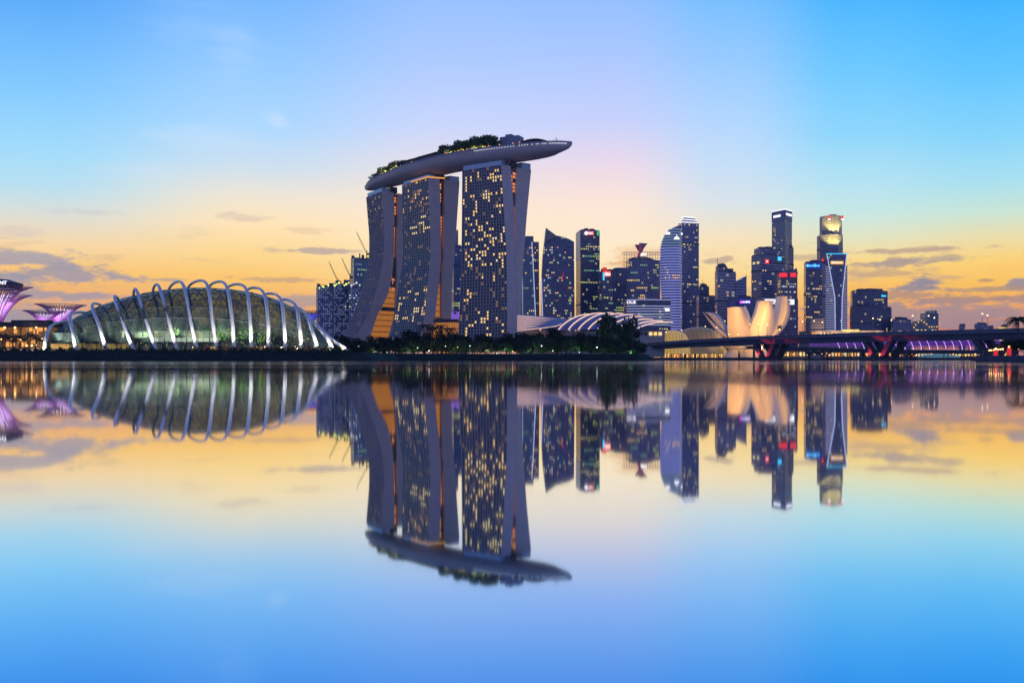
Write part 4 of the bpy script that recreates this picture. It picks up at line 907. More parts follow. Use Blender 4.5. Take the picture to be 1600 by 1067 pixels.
panel(t, 1155, 1173, 468.5, 475, 1248, glow('purple_panel', (70, 40, 200), .8)); letters_blur(t, P(1165.5, 471.6, 1247), 11, 3.2, GLOWW, 2); b = MB(); q = P(1157.8, 472.2, 1247); b.tube([q, q+Vector((0, -.6, 0))], 1.7, 8); b.build('emblem', glow('emblem_pink', (255, 90, 200), 1.6), t)

# --- grey banded twin-faced tower, the tall plain tower behind it and its neighbours
o = office('grey banded tower with a red round sign and a blue emblem below its top', 1174, 1190, 1226, 398, 1450, slabfac, 22, 30); t = o[0]; office('', 1178, 1188, 1222, 388.5, 1462, navy, 20, 26, t=t); Y = 1450
b = MB(); q = [Vector(p) for p in o[1]]; d1 = 404
fpq = o[1]
def facepanel(o, y0, y1, u0, u1, mt, name, side=0, off=.5):
    fp = o[1]; a, c = (Vector(fp[0]), Vector(fp[1])) if side == 0 else (Vector(fp[3]), Vector(fp[0])); d = (c-a); n = Vector((d.y, -d.x)).normalized()*off; p, q = a+d*u0+n, a+d*u1+n; Y = fp[0][1]; z0, z1 = Z(y1, Y), Z(y0, Y); b = MB()
    b.poly([(p.x, p.y, z0), (q.x, q.y, z0), (q.x, q.y, z1), (p.x, p.y, z1)]); b.poly([(p.x, p.y, z1), (q.x, q.y, z1), (q.x-n.x, q.y-n.y, z1), (p.x-n.x, p.y-n.y, z1)]); return b.build(name, mt, o[0]), (p+q)/2, (z0+z1)/2, math.atan2(d.y, d.x)
facepanel(o, 399, 408, 0, 1, mat('blank_band', (.17, .18, .28), .5), 'blank_band'); facepanel(o, 406, 410, .1, .4, dark_metal, 'louvre'); facepanel(o, 408.4, 410, .5, .95, dark_metal, 'louvre', off=.7)
_, c, z, rz = facepanel(o, 404.5, 411.5, .12, .3, GLOWR, 'sign', off=1.); letters_blur(t, (c.x, c.y-.6, z), 4, 2, GLOWW, 3, rz)
_, c, z, rz = facepanel(o, 398.8, 405, .68, .84, GLOWC, 'emblem', off=1.); 
facepanel(o, 408, 411.5, .15, .4, cool_win[2], 'lit_opening', 1); facepanel(o, 408, 411.5, .55, .8, cool_win[2], 'lit_opening', 1)
lit(o, 50, cool_win+[warm_win[0]], 91, 4.2, 6, run=2, y1=414)
o = office('tallest plain grey tower with white lit roof edge and two white signs', 1206, 1226.5, 1237.5, 327.5, 1660, greyfac, 30, 22, 0); t = o[0]; f4 = o[1]
b = MB(); b.tube([(f4[3][0], f4[3][1], o[2]+.5), (f4[0][0], f4[0][1]-.4, o[2]+.5), (f4[1][0], f4[1][1], o[2]+.5)], .9, 4); b.build('roof_light', GLOWW, t)
facepanel(o, 328.3, 344, 0, 1, mat('blank_grey', (.20, .22, .32), .5), 'blank_band', 1); facepanel(o, 328.3, 344, 0, 1, M['blank_grey'], 'blank_band', 0)
_, c, z, rz = facepanel(o, 334, 337.5, .15, .7, GLOWW, 'sign', 1, 1.); _, c, z, rz = facepanel(o, 332.5, 336, .1, .9, GLOWW, 'sign', 0, 1.)
windows(t, f4[3], f4[0], Z(470, 1660), Z(345, 1660), 4, 3.4, 34, warm_win, 95, run=1, ulim=(.15, .35)); office('', 1231, 1233, 1240, 387, 1672, greyfac, 8, 10, t=t)
o = office('dark tower with two red lit sign boxes and white lit sign panels at its foot', 1214, 1220, 1246, 427, 1340, blackfac, 14, 10); t = o[0]; outline('', [(1226,428),(1226,424),(1238,424),(1245,419),(1246,424),(1247,428)], 1345, teal, 10, t=t, part='roof_wedge')
panel(t, 1217.5, 1230, 426.5, 433, 1338, GLOWR, 'sign_box'); panel(t, 1235, 1244, 426.5, 433, 1338, GLOWR, 'sign_box'); lit(o, 60, cool_win+[warm_win[0], green_win[2]], 97, run=4, rows=[444, 450, 455, 457], y0=520)
panel(t, 1195, 1216, 467.5, 475, 1334, GLOWW, 'sign_panel'); panel(t, 1231, 1241, 468, 476, 1333, GLOWW, 'sign_panel'); lettering(t, 'K', P(1209, 471.5, 1332), 4.5, 5.5, dark_metal); lettering(t, 'K', P(1235, 472, 1331.6), 4, 6, dark_metal)
o = office('grey banded lower block behind the white lit sign panels', 1184, 1188, 1247, 466, 1345, slabfac, 10, 12); 

# --- the blue-signed slab, the octagonal tower lit yellow and the flared tower outlined in white
o = office('dark slab tower with a glowing blue sign across its top', 1256, 1259, 1284.5, 410, 1380, blackfac, 20, 10); t = o[0]
panel(t, 1259, 1284, 411, 420, 1379, glow('blue_panel', (20, 60, 190), .55)); letters_blur(t, P(1271.5, 414.8, 1377.5), 19, 4.6, GLOWB, 5); b = MB(); b.ball(P(1261.8, 415, 1377.5), 2.2, 7, 5); b.build('emblem', GLOWB, t); lit(o, 85, warm_win+[cool_win[2]], 101, run=5, rows=[429, 449, 450, 465, 478, 489, 500], y0=520, y1=422)
t = thing('octagonal_tower', 'octagonal stone tower with yellow lit setbacks and red emblems at its top', 'tower', P(1303, 540, 1640)); Y = 1640
def octa(x0, x1, Y, cut=.3):
    a, c = X(x0, Y), X(x1, Y); w = c-a; k = w*cut; return [(a+k, Y), (c-k, Y), (c, Y+k), (c, Y+w-k), (c-k, Y+w), (a+k, Y+w), (a, Y+w-k), (a, Y+k)]
for (x0, x1, y0, y1, dy) in ((1285, 1321, 540, 366, 0), (1288, 1319, 366, 336, 3)):
    b = MB(); b.prism(octa(x0, x1, Y+dy), Z(y0, Y) if y0 < 540 else GZ, Z(y1, Y)-.004*dy); b.build('facade', stonefac, t)
b = MB(); b.prism(octa(1298, 1308, Y+14), Z(336, Y), Z(333, Y)); b.build('roof_plant', capm, t)
for px in (1289.5, 1296, 1303, 1310, 1317):
    for (yy, dy) in ((388, -5), (364.5, -.5)): lamp('setback_floodlight', 'SPOT', P(px, yy, Y+dy-(4 if yy > 380 else 0)), 95000, (1, .72, .14), P(px, yy-46, Y+4), 1., 76)
for px in (1295.5, 1316): panel(t, px-1.8, px+1.8, 337, 341.5, Y+1.6, GLOWR, 'emblem'); panel(t, px-1.6, px+2, 341.8, 344, Y+1.6, GLOWW, 'sign')
b = MB(); b.prism(octa(1284.2, 1321.8, Y-1.2), Z(388.5, Y), Z(387.6, Y)); b.build('ledge', sand, t)
t = thing('flared_tower', 'dark tower outlined by two bent white light lines with white light bands', 'tower', P(1306, 540, 1420)); Y = 1420
b = MB(); b.prism([(X(1288.5, Y), Y), (X(1324, Y), Y), (X(1324, Y), Y+34), (X(1288.5, Y), Y+34)], GZ, Z(415, Y)); b.build('facade', navy, t)
outline('', [(1304.5,530),(1304.5,465),(1292,397),(1323,397),(1316,465),(1315.5,530)], Y-2, navy2, 30, t=t, part='centre_bay')
strip(t, [(1292, 397), (1304.5, 465), (1305, 516)], Y-3, 1.3, LEDW); strip(t, [(1323, 397), (1316, 465), (1315, 516)], Y-3, 1.3, LEDW); strip(t, [(1291, 396.6), (1323.6, 396.6)], Y-3, 1.4, GLOWC, 'top_light')
for k in range(27):
    y = 417+k*3.8; xi = interp([(396, 1292), (465, 1304.5), (530, 1305)], y); xo = interp([(396, 1323), (465, 1316), (530, 1315)], y); l0 = 1288.5 if y > 430 else 1290
    b = MB(); b.tube([P(l0, y, Y-.8), P(xi, y, Y-.8)], .55, 4); b.tube([P(xo, y, Y-.8), P(1324, y, Y-.8)], .55, 4); b.build('light_band', glow('led_lilac', (196, 196, 235), .75), t)
panel(t, 1298, 1318, 408, 413, Y-3.5, glow('sign_amber_box', (255, 190, 60), .9)); lettering(t, 'Maybank', P(1308, 410.5, Y-4.3), 17, 3, GLOWW)
o = office('pale grey lift shaft block standing against the slab tower', 1283.5, 1285, 1290, 412, 1400, stonefac, 8, 6, name='office_block', cat='building'); 
b = MB(); b.ball(P(1285.5, 406.5, 1396), 2.2, 6, 4); b.build('beacon', GLOWR, o[0])
o = office('broad dark office block with a small cyan emblem on its top corner', 1329, 1332, 1387, 454, 1450, blackfac, 16, 14, .5); t = o[0]; office('', 1328, 1331, 1393, 480, 1440, blackfac, 12, 14, t=t)
letters_blur(t, P(1381, 462, 1445), 7.5, 4.2, GLOWC, 4); lit(o, 75, warm_win+[green_win[2]], 111, run=6, rows=[470, 474, 487, 493, 494, 505, 507, 508], y0=525)
o = office('low dark block beside the broad office block', 1392, 1395, 1424, 499, 1430, navy, 12, 14, .5, name='office_block', cat='building'); lit(o, 24, warm_win+[cool_win[1]], 113, run=3, rows=[502, 515, 518])
t, fr = outline('stepped gable hotel outlined with yellow lights', [(1426,530),(1427,512),(1430,512),(1430,508),(1434,508),(1434,504),(1438,504),(1438,501),(1442,501),(1442,504),(1446,504),(1446,507),(1450,507),(1450,511),(1465,511),(1465,530)], 1500, teal, 30, name='gabled_hotel', cat='hotel')
for k, (px, py) in enumerate(((1428, 511.5), (1431, 507.5), (1435, 503.5), (1440, 500.5), (1444, 503.5), (1448, 506.5), (1452, 510.5), (1456, 510.5), (1460, 510.5), (1464, 510.5))): b = MB(); b.ball(P(px, py, 1497), 1.1, 6, 4); b.build('roof_light', glow('roof_amber', (255, 200, 80), 1.4), t)
front_windows(t, 1430, 1464, 525, 513, 1499, 16, warm_win, 115, run=2)
t, fr = outline('slim distant tower with a stepped top', [(1448,530),(1448,489),(1456,489),(1456,485),(1464,485),(1464,489),(1466.5,490),(1466,530)], 1900, teal, 30)
fade = facade('far_flats', (.16, .17, .26), (.22, .23, .32), 4, 4, .3, .3, .4, .06, (255, 226, 180), .3, .3)  # fading with distance put into the base colours
o = office('small distant block above the bridge deck', 1498, 1499, 1508, 509, 2100, fade, 12, 10, name='distant_block', cat='building'); o = office('wider distant block behind the tall lamp posts', 1522, 1523, 1543, 507, 2200, fade, 14, 12, name='distant_block', cat='building'); o = office('low distant block beside the wider distant block', 1543, 1544, 1552, 512, 2150, fade, 10, 10, name='distant_block', cat='building')
t = thing('domed_pavilion', 'tiny domed building glowing yellow above the bridge deck', 'pavilion', P(1569, 540, 1500)); b = MB(); b.prism(octa(1564, 1574, 1500), GZ, Z(511, 1500)); b.build('hall', glow('dome_yellow', (255, 214, 110), .9), t); b = MB(); c = P(1569, 511, 1512); b.tube([c, c+Vector((0, 0, 2)), c+Vector((0, 0, 4)), c+Vector((0, 0, 5.5))], [6, 5, 2.6, .3], 12); b.build('dome', mat('dome_copper', (.12, .11, .08), .6), t)
# --- the low hotel front with a yellow name sign, and the old pale block
t = thing('colonnaded_hotel', 'long low stone hotel lit by a row of lamps under a yellow name sign', 'hotel', P(1330, 540, 1250)); Y = 1250
b = MB(); b.prism([(X(1266, Y), Y), (X(1381, Y), Y), (X(1381, Y), Y+50), (X(1266, Y), Y+50)], GZ, Z(516.5, Y)); b.prism([(X(1268, Y), Y-2), (X(1380, Y), Y-2), (X(1380, Y), Y), (X(1268, Y), Y)], GZ, Z(520, Y)); b.build('facade', sand, t)
b = MB(); b.prism(octa(1266, 1289, Y+6, .1), Z(516, Y), Z(497.5, Y)); b.build('pale_block', facade('pale_block', (.12, .11, .13), (.42, .36, .31), 4, 2.6, .5, .5, .5, .05, (255, 210, 140), .4, .4), t)
lettering(t, 'THE FULLERTON HOTEL', P(1329.5, 516.2, Y-3), 24, 2.4, GLOWY)
for k in range(17): b = MB(); px = 1283+k*5.7; b.ball(P(px, 521.5, Y-4), .8, 6, 4); b.build('facade_lamp', LAMPW, t); 
for px in (1285, 1308, 1331, 1354, 1374): lamp('facade_glow', 'POINT', P(px, 521, Y-9), 6500, (1, .66, .3), radius=1)
panel(t, 1268.5, 1276, 519.5, 523, Y-3, warm_win[2], 'lit_entrance')

# ---------------------------------------------------------------- halls behind the park: louvred roof, arched roof, glass domes
pale_roof = mat('pale_roof', (.46, .42, .46), .5)
t = thing('louvred_hall', 'hall with a fan of pale peach lit roof louvres beside the hotel tower', 'hall', P(850, 520, 800)); Y = 800
b = MB(); b.prism([(X(812, Y), Y+10), (X(890, Y), Y+10), (X(890, Y), Y+60), (X(812, Y), Y+60)], GZ, Z(516, Y)); b.build('wall', sand, t)
for k in range(8):
    yl, yr, xr = 491+k*3.3, 499+k*1.1, 893-k*3.2; g = []; e = []
    for i in range(9):
        s = i/8; px = 808+(xr-808)*s; y = yl+(yr-yl)*s**1.25; p = P(px, y, Y-k*2.2); g.append([p, p+Vector((0, -2.4, -1.05)), p+Vector((0, -2.4, -1.3)), p+Vector((0, .4, -.3))]); e.append(p+Vector((0, -1.9, -1.4)))
    b = MB(); b.grid(g, None, 0, True); b.build('roof_louvre', pale_roof, t); b = MB(); b.tube(e, .55, 4); b.build('light_strip', PEACH, t)
t = thing('arched_hall', 'hall under a long arched roof of blue-grey panels and peach lit ribs', 'hall', P(960, 520, 780)); Y = 770
rg = [(905,497.5),(920,492.5),(940,490),(960,489.5),(985,491.5),(1005,495.5),(1022,500),(1044,504)]
def vault(j, s):
    e = 868+j*15.5; px = e+54*s; top = interp(rg, e+54); z0 = Z(516-j*.3, Y); z1 = Z(top, Y+70); return Vector((X(px, Y+70*s), Y+70*s, z0+(z1-z0)*math.sin(s*math.pi/2)**.8))
b = MB(); b.grid([[vault(j/2, i/10) for i in range(11)] for j in range(0, 18)]); b.build('roof', mat('roof_blue_grey', (.20, .22, .34), .45), t, True)
for j in range(9): b = MB(); b.tube([vault(j+.3, i/12)+Vector((0, -.2, .35)) for i in range(13)], .5, 5); b.build('roof_rib', PEACH, t)  # the ribs' lit look is put in as a glow of their own
b = MB(); b.prism([(X(880, Y), Y+4), (X(1040, Y), Y+4), (X(1040, Y), Y+60), (X(880, Y), Y+60)], GZ, Z(517, Y)); b.build('wall', sand, t)
t = thing('cream_annex', 'cream low building with dark window openings beside the tallest park tree', 'building', P(1030, 535, 745)); Y = 745
b = MB(); b.prism([(X(985, Y), Y), (X(1037, Y), Y), (X(1045, Y), Y+30), (X(990, Y), Y+30)], GZ, Z(516, Y)); b.build('facade', mat('cream_wall', (.40, .36, .34), .7, noise=.1, nscale=.1), t)
for k in range(6): panel(t, 992+k*7.4, 997+k*7.4, 519, 524, Y-.3, dark_metal if k < 3 else warm_win[k % 2], 'window')
b = MB(); b.box((X(1011, Y), Y-.5, Z(515.6, Y)), (30, 2, .6)); b.build('roof_edge', capm, t)
dome_glass = mat('yellow_glass', (.30, .24, .10), .3, emit=lin(255, 205, 95), estr=.42); dome_dim = mat('olive_glass', (.16, .15, .10), .3, emit=lin(235, 190, 110), estr=.12)
for (lab, x0, x1, yt, Y, mt, n) in (('small yellow lit glass dome with slender ribs behind the bridge', 1032, 1086, 514.5, 800, dome_glass, 16), ('wide dim glass dome roof between the yellow dome and the petal museum', 1058, 1142, 509.5, 830, dome_dim, 18)):
    t = thing('glass_dome', lab, 'dome', P((x0+x1)/2, 540, Y)); cx, w, h = X((x0+x1)/2, Y), (x1-x0)/2/F*Y, Z(yt, Y)-6
    def dp(u, v): return Vector((cx-w*math.cos(math.pi*u), Y+24-24*math.sin(math.pi*u)*math.cos(v), 6+h*(math.sin(math.pi*u)**.55 if 0 < u < 1 else 0)*math.sin(v)))
    b = MB(); b.grid([[dp(i/24, math.pi*j/16) for j in range(9)] for i in range(25)]); b.build('glass', mt, t, True)
    for k in range(1, n): b = MB(); b.tube([dp(k/n, math.pi*j/16)+Vector((0, -.15, .1)) for j in range(9)], .16, 4); b.build('rib', grey_metal, t)

# ---------------------------------------------------------------- the petal museum
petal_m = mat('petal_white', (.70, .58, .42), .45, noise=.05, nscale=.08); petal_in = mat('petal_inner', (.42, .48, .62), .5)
mus = thing('petal_museum', 'white lotus-shaped museum of tall curved petals lit warm from below', 'museum', P(1175, 535, 900))
def petal(left, right, Yb, Yt, bulge, thick, inward):
    n = 12; m = 8; L_ = spline([P(a, b_, Yb+(Yt-Yb)*i/(len(left)-1)) for i, (a, b_) in enumerate(left)], 4); R_ = spline([P(a, b_, Yb+(Yt-Yb)*i/(len(right)-1)) for i, (a, b_) in enumerate(right)], 4); g = []; h = []
    for a, c in zip(L_, R_):
        row = []; rb_ = []
        for j in range(m+1):
            s = j/m; q = a.lerp(c, s)+Vector((0, -bulge*math.sin(math.pi*s), 0)); row.append(q); rb_.append(a.lerp(c, .08+.84*s)+Vector(inward)*thick+Vector((0, -bulge*.5*math.sin(math.pi*s), 0)))
        g.append(row); h.append(rb_)
    b = MB(); b.grid(g); o = b.build('petal', petal_m, mus, True)
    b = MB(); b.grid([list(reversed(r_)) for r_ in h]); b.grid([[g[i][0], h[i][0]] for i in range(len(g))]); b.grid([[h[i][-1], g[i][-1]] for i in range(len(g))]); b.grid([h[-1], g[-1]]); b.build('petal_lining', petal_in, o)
petal([(1139,533),(1137,520),(1136.5,505),(1136.5,492),(1136.5,480.5)], [(1179,533),(1175,517),(1170,503),(1165,490),(1160,480.5)], 885, 868, 9, 8, (.75, .65, .1))
petal([(1168,533),(1171,517),(1177,500),(1183,484),(1187,470.5)], [(1202,533),(1207,515),(1209,499),(1209,483),(1205.5,470)], 880, 860, 8, 8, (-.2, .97, .1))
petal([(1190,531),(1203,518),(1213,503),(1219,482),(1222,463)], [(1206,531),(1222,517),(1232,500),(1235,482),(1231,464)], 890, 880, 5, 7, (-.75, .65, .05))
petal([(1196,531),(1203,510),(1209,492),(1215,476),(1219,462)], [(1204,531),(1212,508),(1218,490),(1222,474),(1224,462)], 905, 912, 2, 5, (.4, .9, 0))
petal([(1138,531),(1123,520),(1112,508),(1104,497),(1097,487)], [(1150,531),(1135,521),(1122,511),(1112,503),(1102,494)], 910, 915, 2, 3, (.5, .85, .1))
petal([(1136,525),(1124,512),(1114,500),(1107,492),(1101,488)], [(1150,528),(1138,515),(1128,501),(1121,492),(1115,489)], 925, 935, 3, 5, (.6, .8, .1))
b = MB(); b.tube([(X(1170, 905), 905, 3), (X(1170, 905), 905, 10), (X(1170, 905), 905, 17)], [26, 20, 24], 20); b.build('base', petal_m, mus)
panel(mus, 1215, 1221, 509.5, 515.5, 878, dark_metal, 'window')
b = MB(); b.ball(P(1218, 515, 876), .7, 6, 4); b.build('fixture', LAMPW, mus)
for px, tx, p_ in ((1150, 1149, 80000), (1190, 1192, 98000), (1214, 1226, 90000), (1128, 1118, 12000)): lamp('petal_floodlight', 'SPOT', P(px, 545, 800), p_*4.2, (1, .55, .2), P(tx, 500, 880), 2., 60)

# ---------------------------------------------------------------- bridges
asph = mat('bridge_concrete', (.11, .11, .14), .75, noise=.15, nscale=.15); dkc = mat('bridge_dark', (.05, .05, .065), .8, noise=.15, nscale=.2)
def bpt(s): return Vector((261-151*s, 456+294*s, 0))
bz = [(-.6, 15.0), (0, 15.7), (.25, 16.2), (.6, 16.2), (.8, 15.2), (1.0, 13.6), (1.3, 10)]
br = thing('road_bridge', 'long concrete road bridge on red lit V-shaped piers', 'bridge', bpt(.5))
bn = Vector((294, 151, 0)).normalized()                          # across the deck, away from the camera
b = MB(); pr = MB(); N_ = 40; g = []; r1 = []; r2 = []
for i in range(N_+1):
    s = -.6+1.8*i/N_; c = bpt(s); z = interp(bz, s); c.z = z; th = 4.6 if s < .8 else 4.2
    g.append([c+Vector((0, 0, 0)), c+Vector((0, 0, -1.3)), c+bn*3+Vector((0, 0, -1.7)), c+bn*4.5+Vector((0, 0, -th)), c+bn*13+Vector((0, 0, -th)), c+bn*16+Vector((0, 0, -1.5)), c+bn*18]); r1.append(c); r2.append(c+bn*18)
b.grid(g, None, 0, True); b.build('deck', asph, br)
for rr_ in (r1, r2):
    g = [[p-bn*.15, p+Vector((0, 0, 1.1))-bn*.15, p+Vector((0, 0, 1.1))+bn*.2, p+bn*.2] for p in rr_]; b = MB(); b.grid(g); b.build('parapet', asph, br)
rd = MB(); rd.grid([[p+bn*.25+Vector((0, 0, .02)), p+bn*17.7+Vector((0, 0, .02))] for p in r1]); rd.build('road_surface', mat('asphalt', (.05, .05, .055), .9), br)
al = (bpt(0)-bpt(1)).normalized()
for k, s in enumerate((.06, .2825, .575)):
    for o_ in (3.5, 13.5):
        c = bpt(s)+bn*o_; z = interp(bz, s)-4.4
        for sg in (-1, 1):
            b = MB(); top, bot = c+al*sg*9.5+Vector((0, 0, z)), c+al*sg*2.6+Vector((0, 0, 1.6)); h_ = Vector((1.25, 0, 0)); 
            q = [(top+al*1.9+bn*2), (top+al*1.9-bn*2), (top-al*1.9-bn*2), (top-al*1.9+bn*2)]; q2 = [(bot+al*1.5+bn*1.6), (bot+al*1.5-bn*1.6), (bot-al*1.5-bn*1.6), (bot-al*1.5+bn*1.6)]
            b.grid([q2, q], None, 0, True); b.build('pier_leg', dkc, br)
    c = bpt(s)+bn*8.5; b = MB(); b.box(c+Vector((0, 0, .55)), (24, 17, 1.9), math.atan2(bn.y, bn.x)); b.build('pile_cap', dkc, br)
    if k:
        for sg in (-1, 1):
            q = bpt(s)+bn*.2+al*(sg*3.4-3.4)+Vector((0, 0, 2.2))
            lamp('pier_floodlight', 'SPOT', q, 11000, (1, .03, .09), bpt(s)+bn*1.7+al*(sg*4.6-.6)+Vector((0, 0, 5.2)), .3, 52)
dl_ = []
for i in range(60): s = -.1+1.1*i/60; c = bpt(s); c.z = interp(bz, s)+1.35; dl_.append(c)
dots(br, dl_, .2, glow('deck_dots', (255, 150, 130), .9), 'added_deck_light')  # added lights along the deck, in place of the trail of passing cars
for px, py in ((1041,519),(1065,516.5),(1102,510.5),(1120,512),(1139,523),(1153,523),(1172,507),(1185,507),(1199,508),(1254,503),(1272,502),(1285,504),(1364,498),(1375,500),(1393,500.5),(1426,494),(1451,494),(1460,497),(1535,491),(1543,493.5)):
    a = (px-800)/F; s = (261-a*456)/(a*294+151); far = py in (498, 494, 491, 510.5, 503, 507); c = bpt(s)+bn*(17 if far else 1.5); Yc = c.y; c.x = a*Yc; c.z = interp(bz, s); zt = Z(py, Yc)
    if zt < c.z+2: zt = c.z+2.5
    t = thing('street_lamp', 'slender street lamp with a glowing warm head on the road bridge', 'street lamp', c, 'street lamps along the road bridge'); b = MB(); b.tube([c, (c.x, c.y, zt)], [.14, .09], 6); b.build('pole', grey_metal, t)
    b = MB(); b.ball((c.x, c.y, zt+.2), .42, 7, 5); b.build('lamp_head', glow('lamp_head', (255, 205, 150), 3.), t)
# the lower bridge behind
b2 = thing('low_bridge', 'lower flat bridge on slim piers behind the road bridge', 'bridge', P(1270, 545, 780))
def qpt(s): return Vector((X(1545, 620)+(X(1010, 940)-X(1545, 620))*s, 620+320*s, interp([(0, Z(547, 620)), (.2, Z(546, 680)), (.5, Z(541.5, 775)), (.8, Z(540, 870)), (1, Z(541, 940))], s)))
g = []
n2 = Vector((.83, .55, 0))
for i in range(31): c = qpt(i/30); g.append([c, c+Vector((0, 0, -2.2)), c+n2*10+Vector((0, 0, -2.6)), c+n2*12])
b = MB(); b.grid(g, None, 0, True); b.build('deck', dkc, b2)
b = MB(); b.tube([qpt(i/30)+Vector((0, 0, 1.1)) for i in range(31)], .12, 4); b.build('railing', grey_metal, b2)
for px in (1065, 1082, 1150, 1172, 1262, 1286, 1412, 1418, 1529):
    s = min(range(101), key=lambda q: abs(800+F*qpt(q/100).x/qpt(q/100).y-px))/100; c = qpt(s)+n2*4; b = MB()
    if px in (1262, 1286, 1418, 1412):
        for sg in (-1, 1): b.tube([Vector((c.x, c.y, 1)), Vector((c.x, c.y, c.z*.4)), c+Vector((sg*4.5, 0, -2.2))], .7, 6)
    else: b.tube([Vector((c.x, c.y, 1)), c+Vector((0, 0, -2.2))], 1.1, 6)
    b.build('pier', dkc, b2); b = MB(); b.box((c.x, c.y, .7), (8, 6, 1.6)); b.build('pile_cap', dkc, b2)
# the footbridge wound in violet lights
hx = thing('helix_footbridge', 'tubular footbridge wound in spirals of violet lights behind the road bridge', 'footbridge', P(1450, 540, 900)); tube_m = mat('helix_steel', (.22, .18, .28), .4, metal=.4)
def hp(s, r_, ph): 
    px = 1270+330*s; Yh = 960-110*s; c = P(px, 537-1.2*s+.5, Yh); a = ph; return c+Vector((0, math.cos(a)*r_, math.sin(a)*r_))
for d in (1, -1):
    for k in range(3):
        b = MB(); b.tube([hp(i/220, 5.6 if d > 0 else 4.9, d*i/440*2*math.pi*13+k*2.09) for i in range(441)], .18, 4); b.build('spiral_tube', tube_m, hx)
b = MB(); b.grid([[hp(i/40, 0, 0)+Vector((0, -2.6, -3)), hp(i/40, 0, 0)+Vector((0, 2.6, -3)), hp(i/40, 0, 0)+Vector((0, 2.6, -3.5)), hp(i/40, 0, 0)+Vector((0, -2.6, -3.5))] for i in range(41)], None, 0, True); b.build('walkway', dkc, hx)
b = MB(); 
for i in range(0, 41): b.box(hp(i/40, 0, 0)+Vector((0, 2.7, .2)), (5.5, .2, 5.2))
b.build('canopy_panel', mat('violet_mesh', (.12, .06, .2), .6, emit=lin(130, 80, 220), estr=.22), hx)  # violet light put into the panels as a glow of their own
LV = glow('light_violet', (232, 160, 255), 3.)
sl_ = []
for k in range(2):
    for i in range(0, 300):
        s = .1+.9*i/300; a = s*2*math.pi*13+k*3.14+.4
        if -.98 < math.sin(a) < .98 and math.cos(a) < .25: sl_.append(hp(s, 5.9, a))
dots(hx, sorted(sl_, key=lambda p: p.y), .36, LV, 'spiral_light')
for k in range(9): s = .08+.11*k; c = hp(s, 0, 0); b = MB(); b.tube([(c.x-3, c.y, .5), (c.x, c.y, c.z-4)], .35, 5); b.tube([(c.x+3, c.y, .5), (c.x, c.y, c.z-4)], .35, 5); b.build('support', dkc, hx)

# ---------------------------------------------------------------- the lit promenade across the bay
arc = thing('waterfront_arcade', 'waterfront arcade of lit columns seen under the road bridge', 'arcade', P(1110, 555, 1015)); Y = 1015
b = MB(); b.box((X(1110, Y), Y+12, Z(545, Y)), (X(1215, Y)-X(1015, Y), 24, 2)); b.build('roof', dkc, arc); b = MB(); b.box((X(1110, Y), Y+14, 8), (X(1215, Y)-X(1015, Y), .6, 11)); b.build('glow_wall', mat('ochre_glow', (.3, .2, .1), .6, noise=.7, nscale=.12, emit=lin(255, 180, 80), estr=.34), arc)
for k in range(40): px = 1020+k*4.9; b = MB(); b.tube([(X(px, Y), Y+1, 3), (X(px, Y), Y+1, Z(546, Y))], .55, 5); b.build('column', glow('column_glow', (255, 205, 120), 1.2) if k % 3 else dkc, arc)  # lamplight on columns and back wall put in as their own glow
panel(arc, 1056, 1059, 545, 557, Y-1, GLOWR, 'red_light')
def row_house(label, x0, x1, yt, Y, mt): 
    t = thing('waterfront_pavilion', label, 'pavilion', P((x0+x1)/2, 557, Y)); b = MB(); b.prism([(X(x0, Y), Y), (X(x1, Y), Y), (X(x1, Y), Y+12), (X(x0, Y), Y+12)], GZ, Z(yt, Y)); b.build('wall', mt, t); b = MB(); b.box((X((x0+x1)/2, Y), Y+5, Z(yt, Y)+.5), (X(x1, Y)-X(x0, Y)+4, 18, .9)); b.build('roof', dkc, t)
    for k in range(int((x1-x0)/5)): 
        px = x0+3+k*5; panel(t, px-1.5, px+1.5, yt+2.2, 556.5, Y-.2, r.choice((warm_win[0], warm_win[2], warm_win[3], cool_win[2])), 'window')
    return t
wallm = mat('pavilion_wall', (.12, .10, .10), .7)
row_house('lit waterfront pavilion beside the arcade, under the road bridge', 1218, 1262, 548, 1025, wallm); row_house('long lit waterfront pavilion near the middle piers of the low bridge', 1288, 1345, 549, 1035, wallm); row_house('lit waterfront pavilion seen between the legs of the V-shaped pier', 1352, 1392, 549.5, 1032, wallm); row_house('low lit pavilion under the violet footbridge', 1398, 1470, 550.5, 1045, wallm); row_house('farthest lit pavilion under the violet footbridge, near the lamp-lit pier', 1476, 1540, 551, 1060, wallm)
for k in range(46):
    px = 1022+k*11.4; park_lamp('small warm quay lamp along the lit promenade across the bay', 'lamp', px, 1004+(px-1000)*.02, 554.5-(k % 3)*.8, LAMPW if k % 4 else LAMPC, 'quay lamps across the bay', 3.2, 'quay_lamp')
t = thing('glass_shed', 'long pale green glass roof on the far quay below the footbridge', 'shed', P(1475, 555, 990)); b = MB(); Y = 1008; b.grid([[(X(1440+60*i/12, Y), Y+6-6*math.cos(math.pi*j/8), GZ+4.2*math.sin(math.pi*j/8)*math.sin(math.pi*(i+.5)/13)**.5) for j in range(9)] for i in range(13)]); b.build('roof', mat('green_glass', (.2, .3, .28), .3, emit=lin(150, 220, 200), estr=.15), t)
for k in range(26):
    px = 1200+k*15+r.random()*6; tree('small dark tree on the far promenade behind the bridges', px, 556, 545+r.random()*4, 1075+r.random()*20, None, 'small trees along the far promenade')
b = MB()

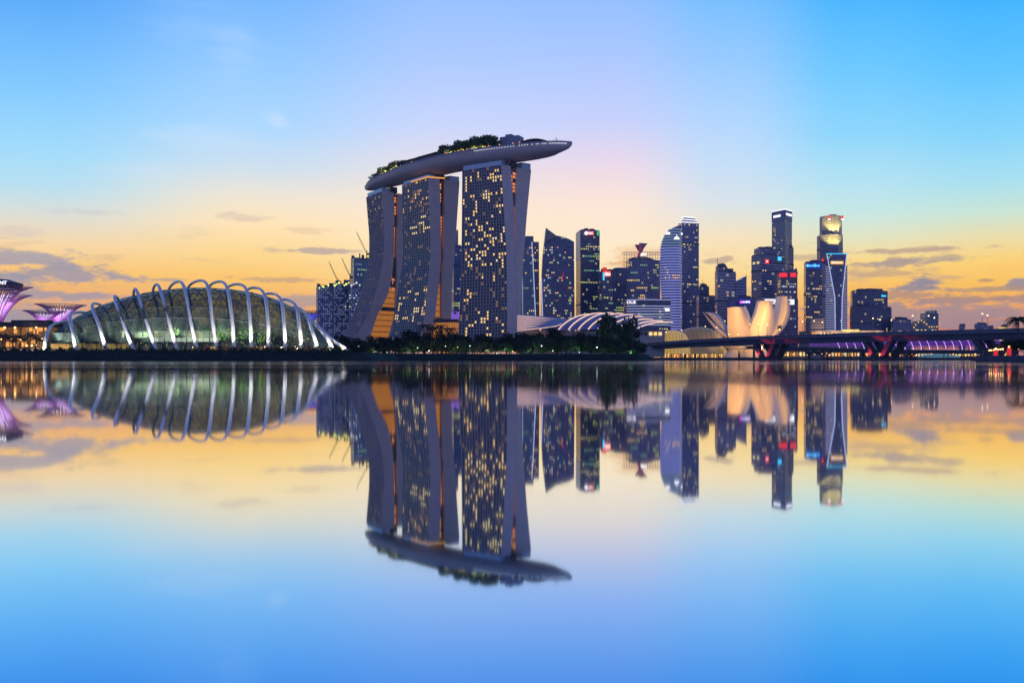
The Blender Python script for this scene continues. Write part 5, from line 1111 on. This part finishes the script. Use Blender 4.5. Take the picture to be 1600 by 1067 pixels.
# ---------------------------------------------------------------- the near pier bank with palm and lamps
pbz = 1.5
t = thing('palm_tree', 'tall dark coconut palm at the edge of the pier bank', 'palm', (X(1590, 205), 205, pbz)); h = 8.4; p = Vector((X(1590, 205), 205, pbz)); put('trunk', PT[1], t, p, .4, (h*.8, h*.8, h)); put('crown', FR[0], t, p+Vector((.1, 0, h)), 0, (3.4, 3.4, 3.2)); put('crown', FR[1], t, p+Vector((.1, 0, h-.2)), .5, (2.9, 2.9, 2.6))
tree('round dark bush below the coconut palm on the pier bank', 0, 0, 0, 0, 4.6, None, 'bush', 'round_bush', loc=(X(1583, 203), 203, pbz+.6), h=3.4)
tree('dark shrub beside the coconut palm at the picture edge', 0, 0, 0, 0, 4.4, None, 'bush', 'round_bush', loc=(X(1603, 206), 206, pbz), h=4.2)
for k, px in enumerate((1546, 1549, 1553, 1556.5, 1560, 1563.5, 1567)):
    park_lamp('low warm lamp in the row along the pier bank', 'lamp', px, 204, 547.5-k*.35, LAMPW, 'row of low lamps on the pier bank', pbz, 'pier_lamp')
park_lamp('taller warm lamp standing alone beside the red lit post', 'lamp', 1591, 203, 545, LAMPW, None, pbz, 'pier_lamp')
for lab, px in (('red lit post near the row of low pier lamps', 1556), ('red lit post with a bright lamp on top below the coconut palm', 1577)):
    p = Vector((X(px, 202), 202, pbz)); t = thing('lit_post', lab, 'post', p); b = MB(); b.tube([p, p+Vector((0, 0, 1.3 if px < 1570 else 1.7))], .42, 10); b.build('post', mat('post_red', (.4, .03, .04), .5, emit=lin(235, 40, 50), estr=.8), t)
    b = MB(); b.ball(p+Vector((0, 0, 2.0 if px > 1570 else 1.5)), .24, 7, 5); b.build('lamp_head', LAMPW, t)
b = MB()
for k in range(9): q = 107.5+k*2.2; b.tube([(q, 204.5-k*.2, pbz), (q, 204.5-k*.2, pbz+1)], .05, 4)
b.tube([(107.5, 204.5, pbz+1), (125, 202.9, pbz+1)], .05, 4); tag(b.build('railing', grey_metal), 'thin metal railing along the edge of the pier bank', 'railing')
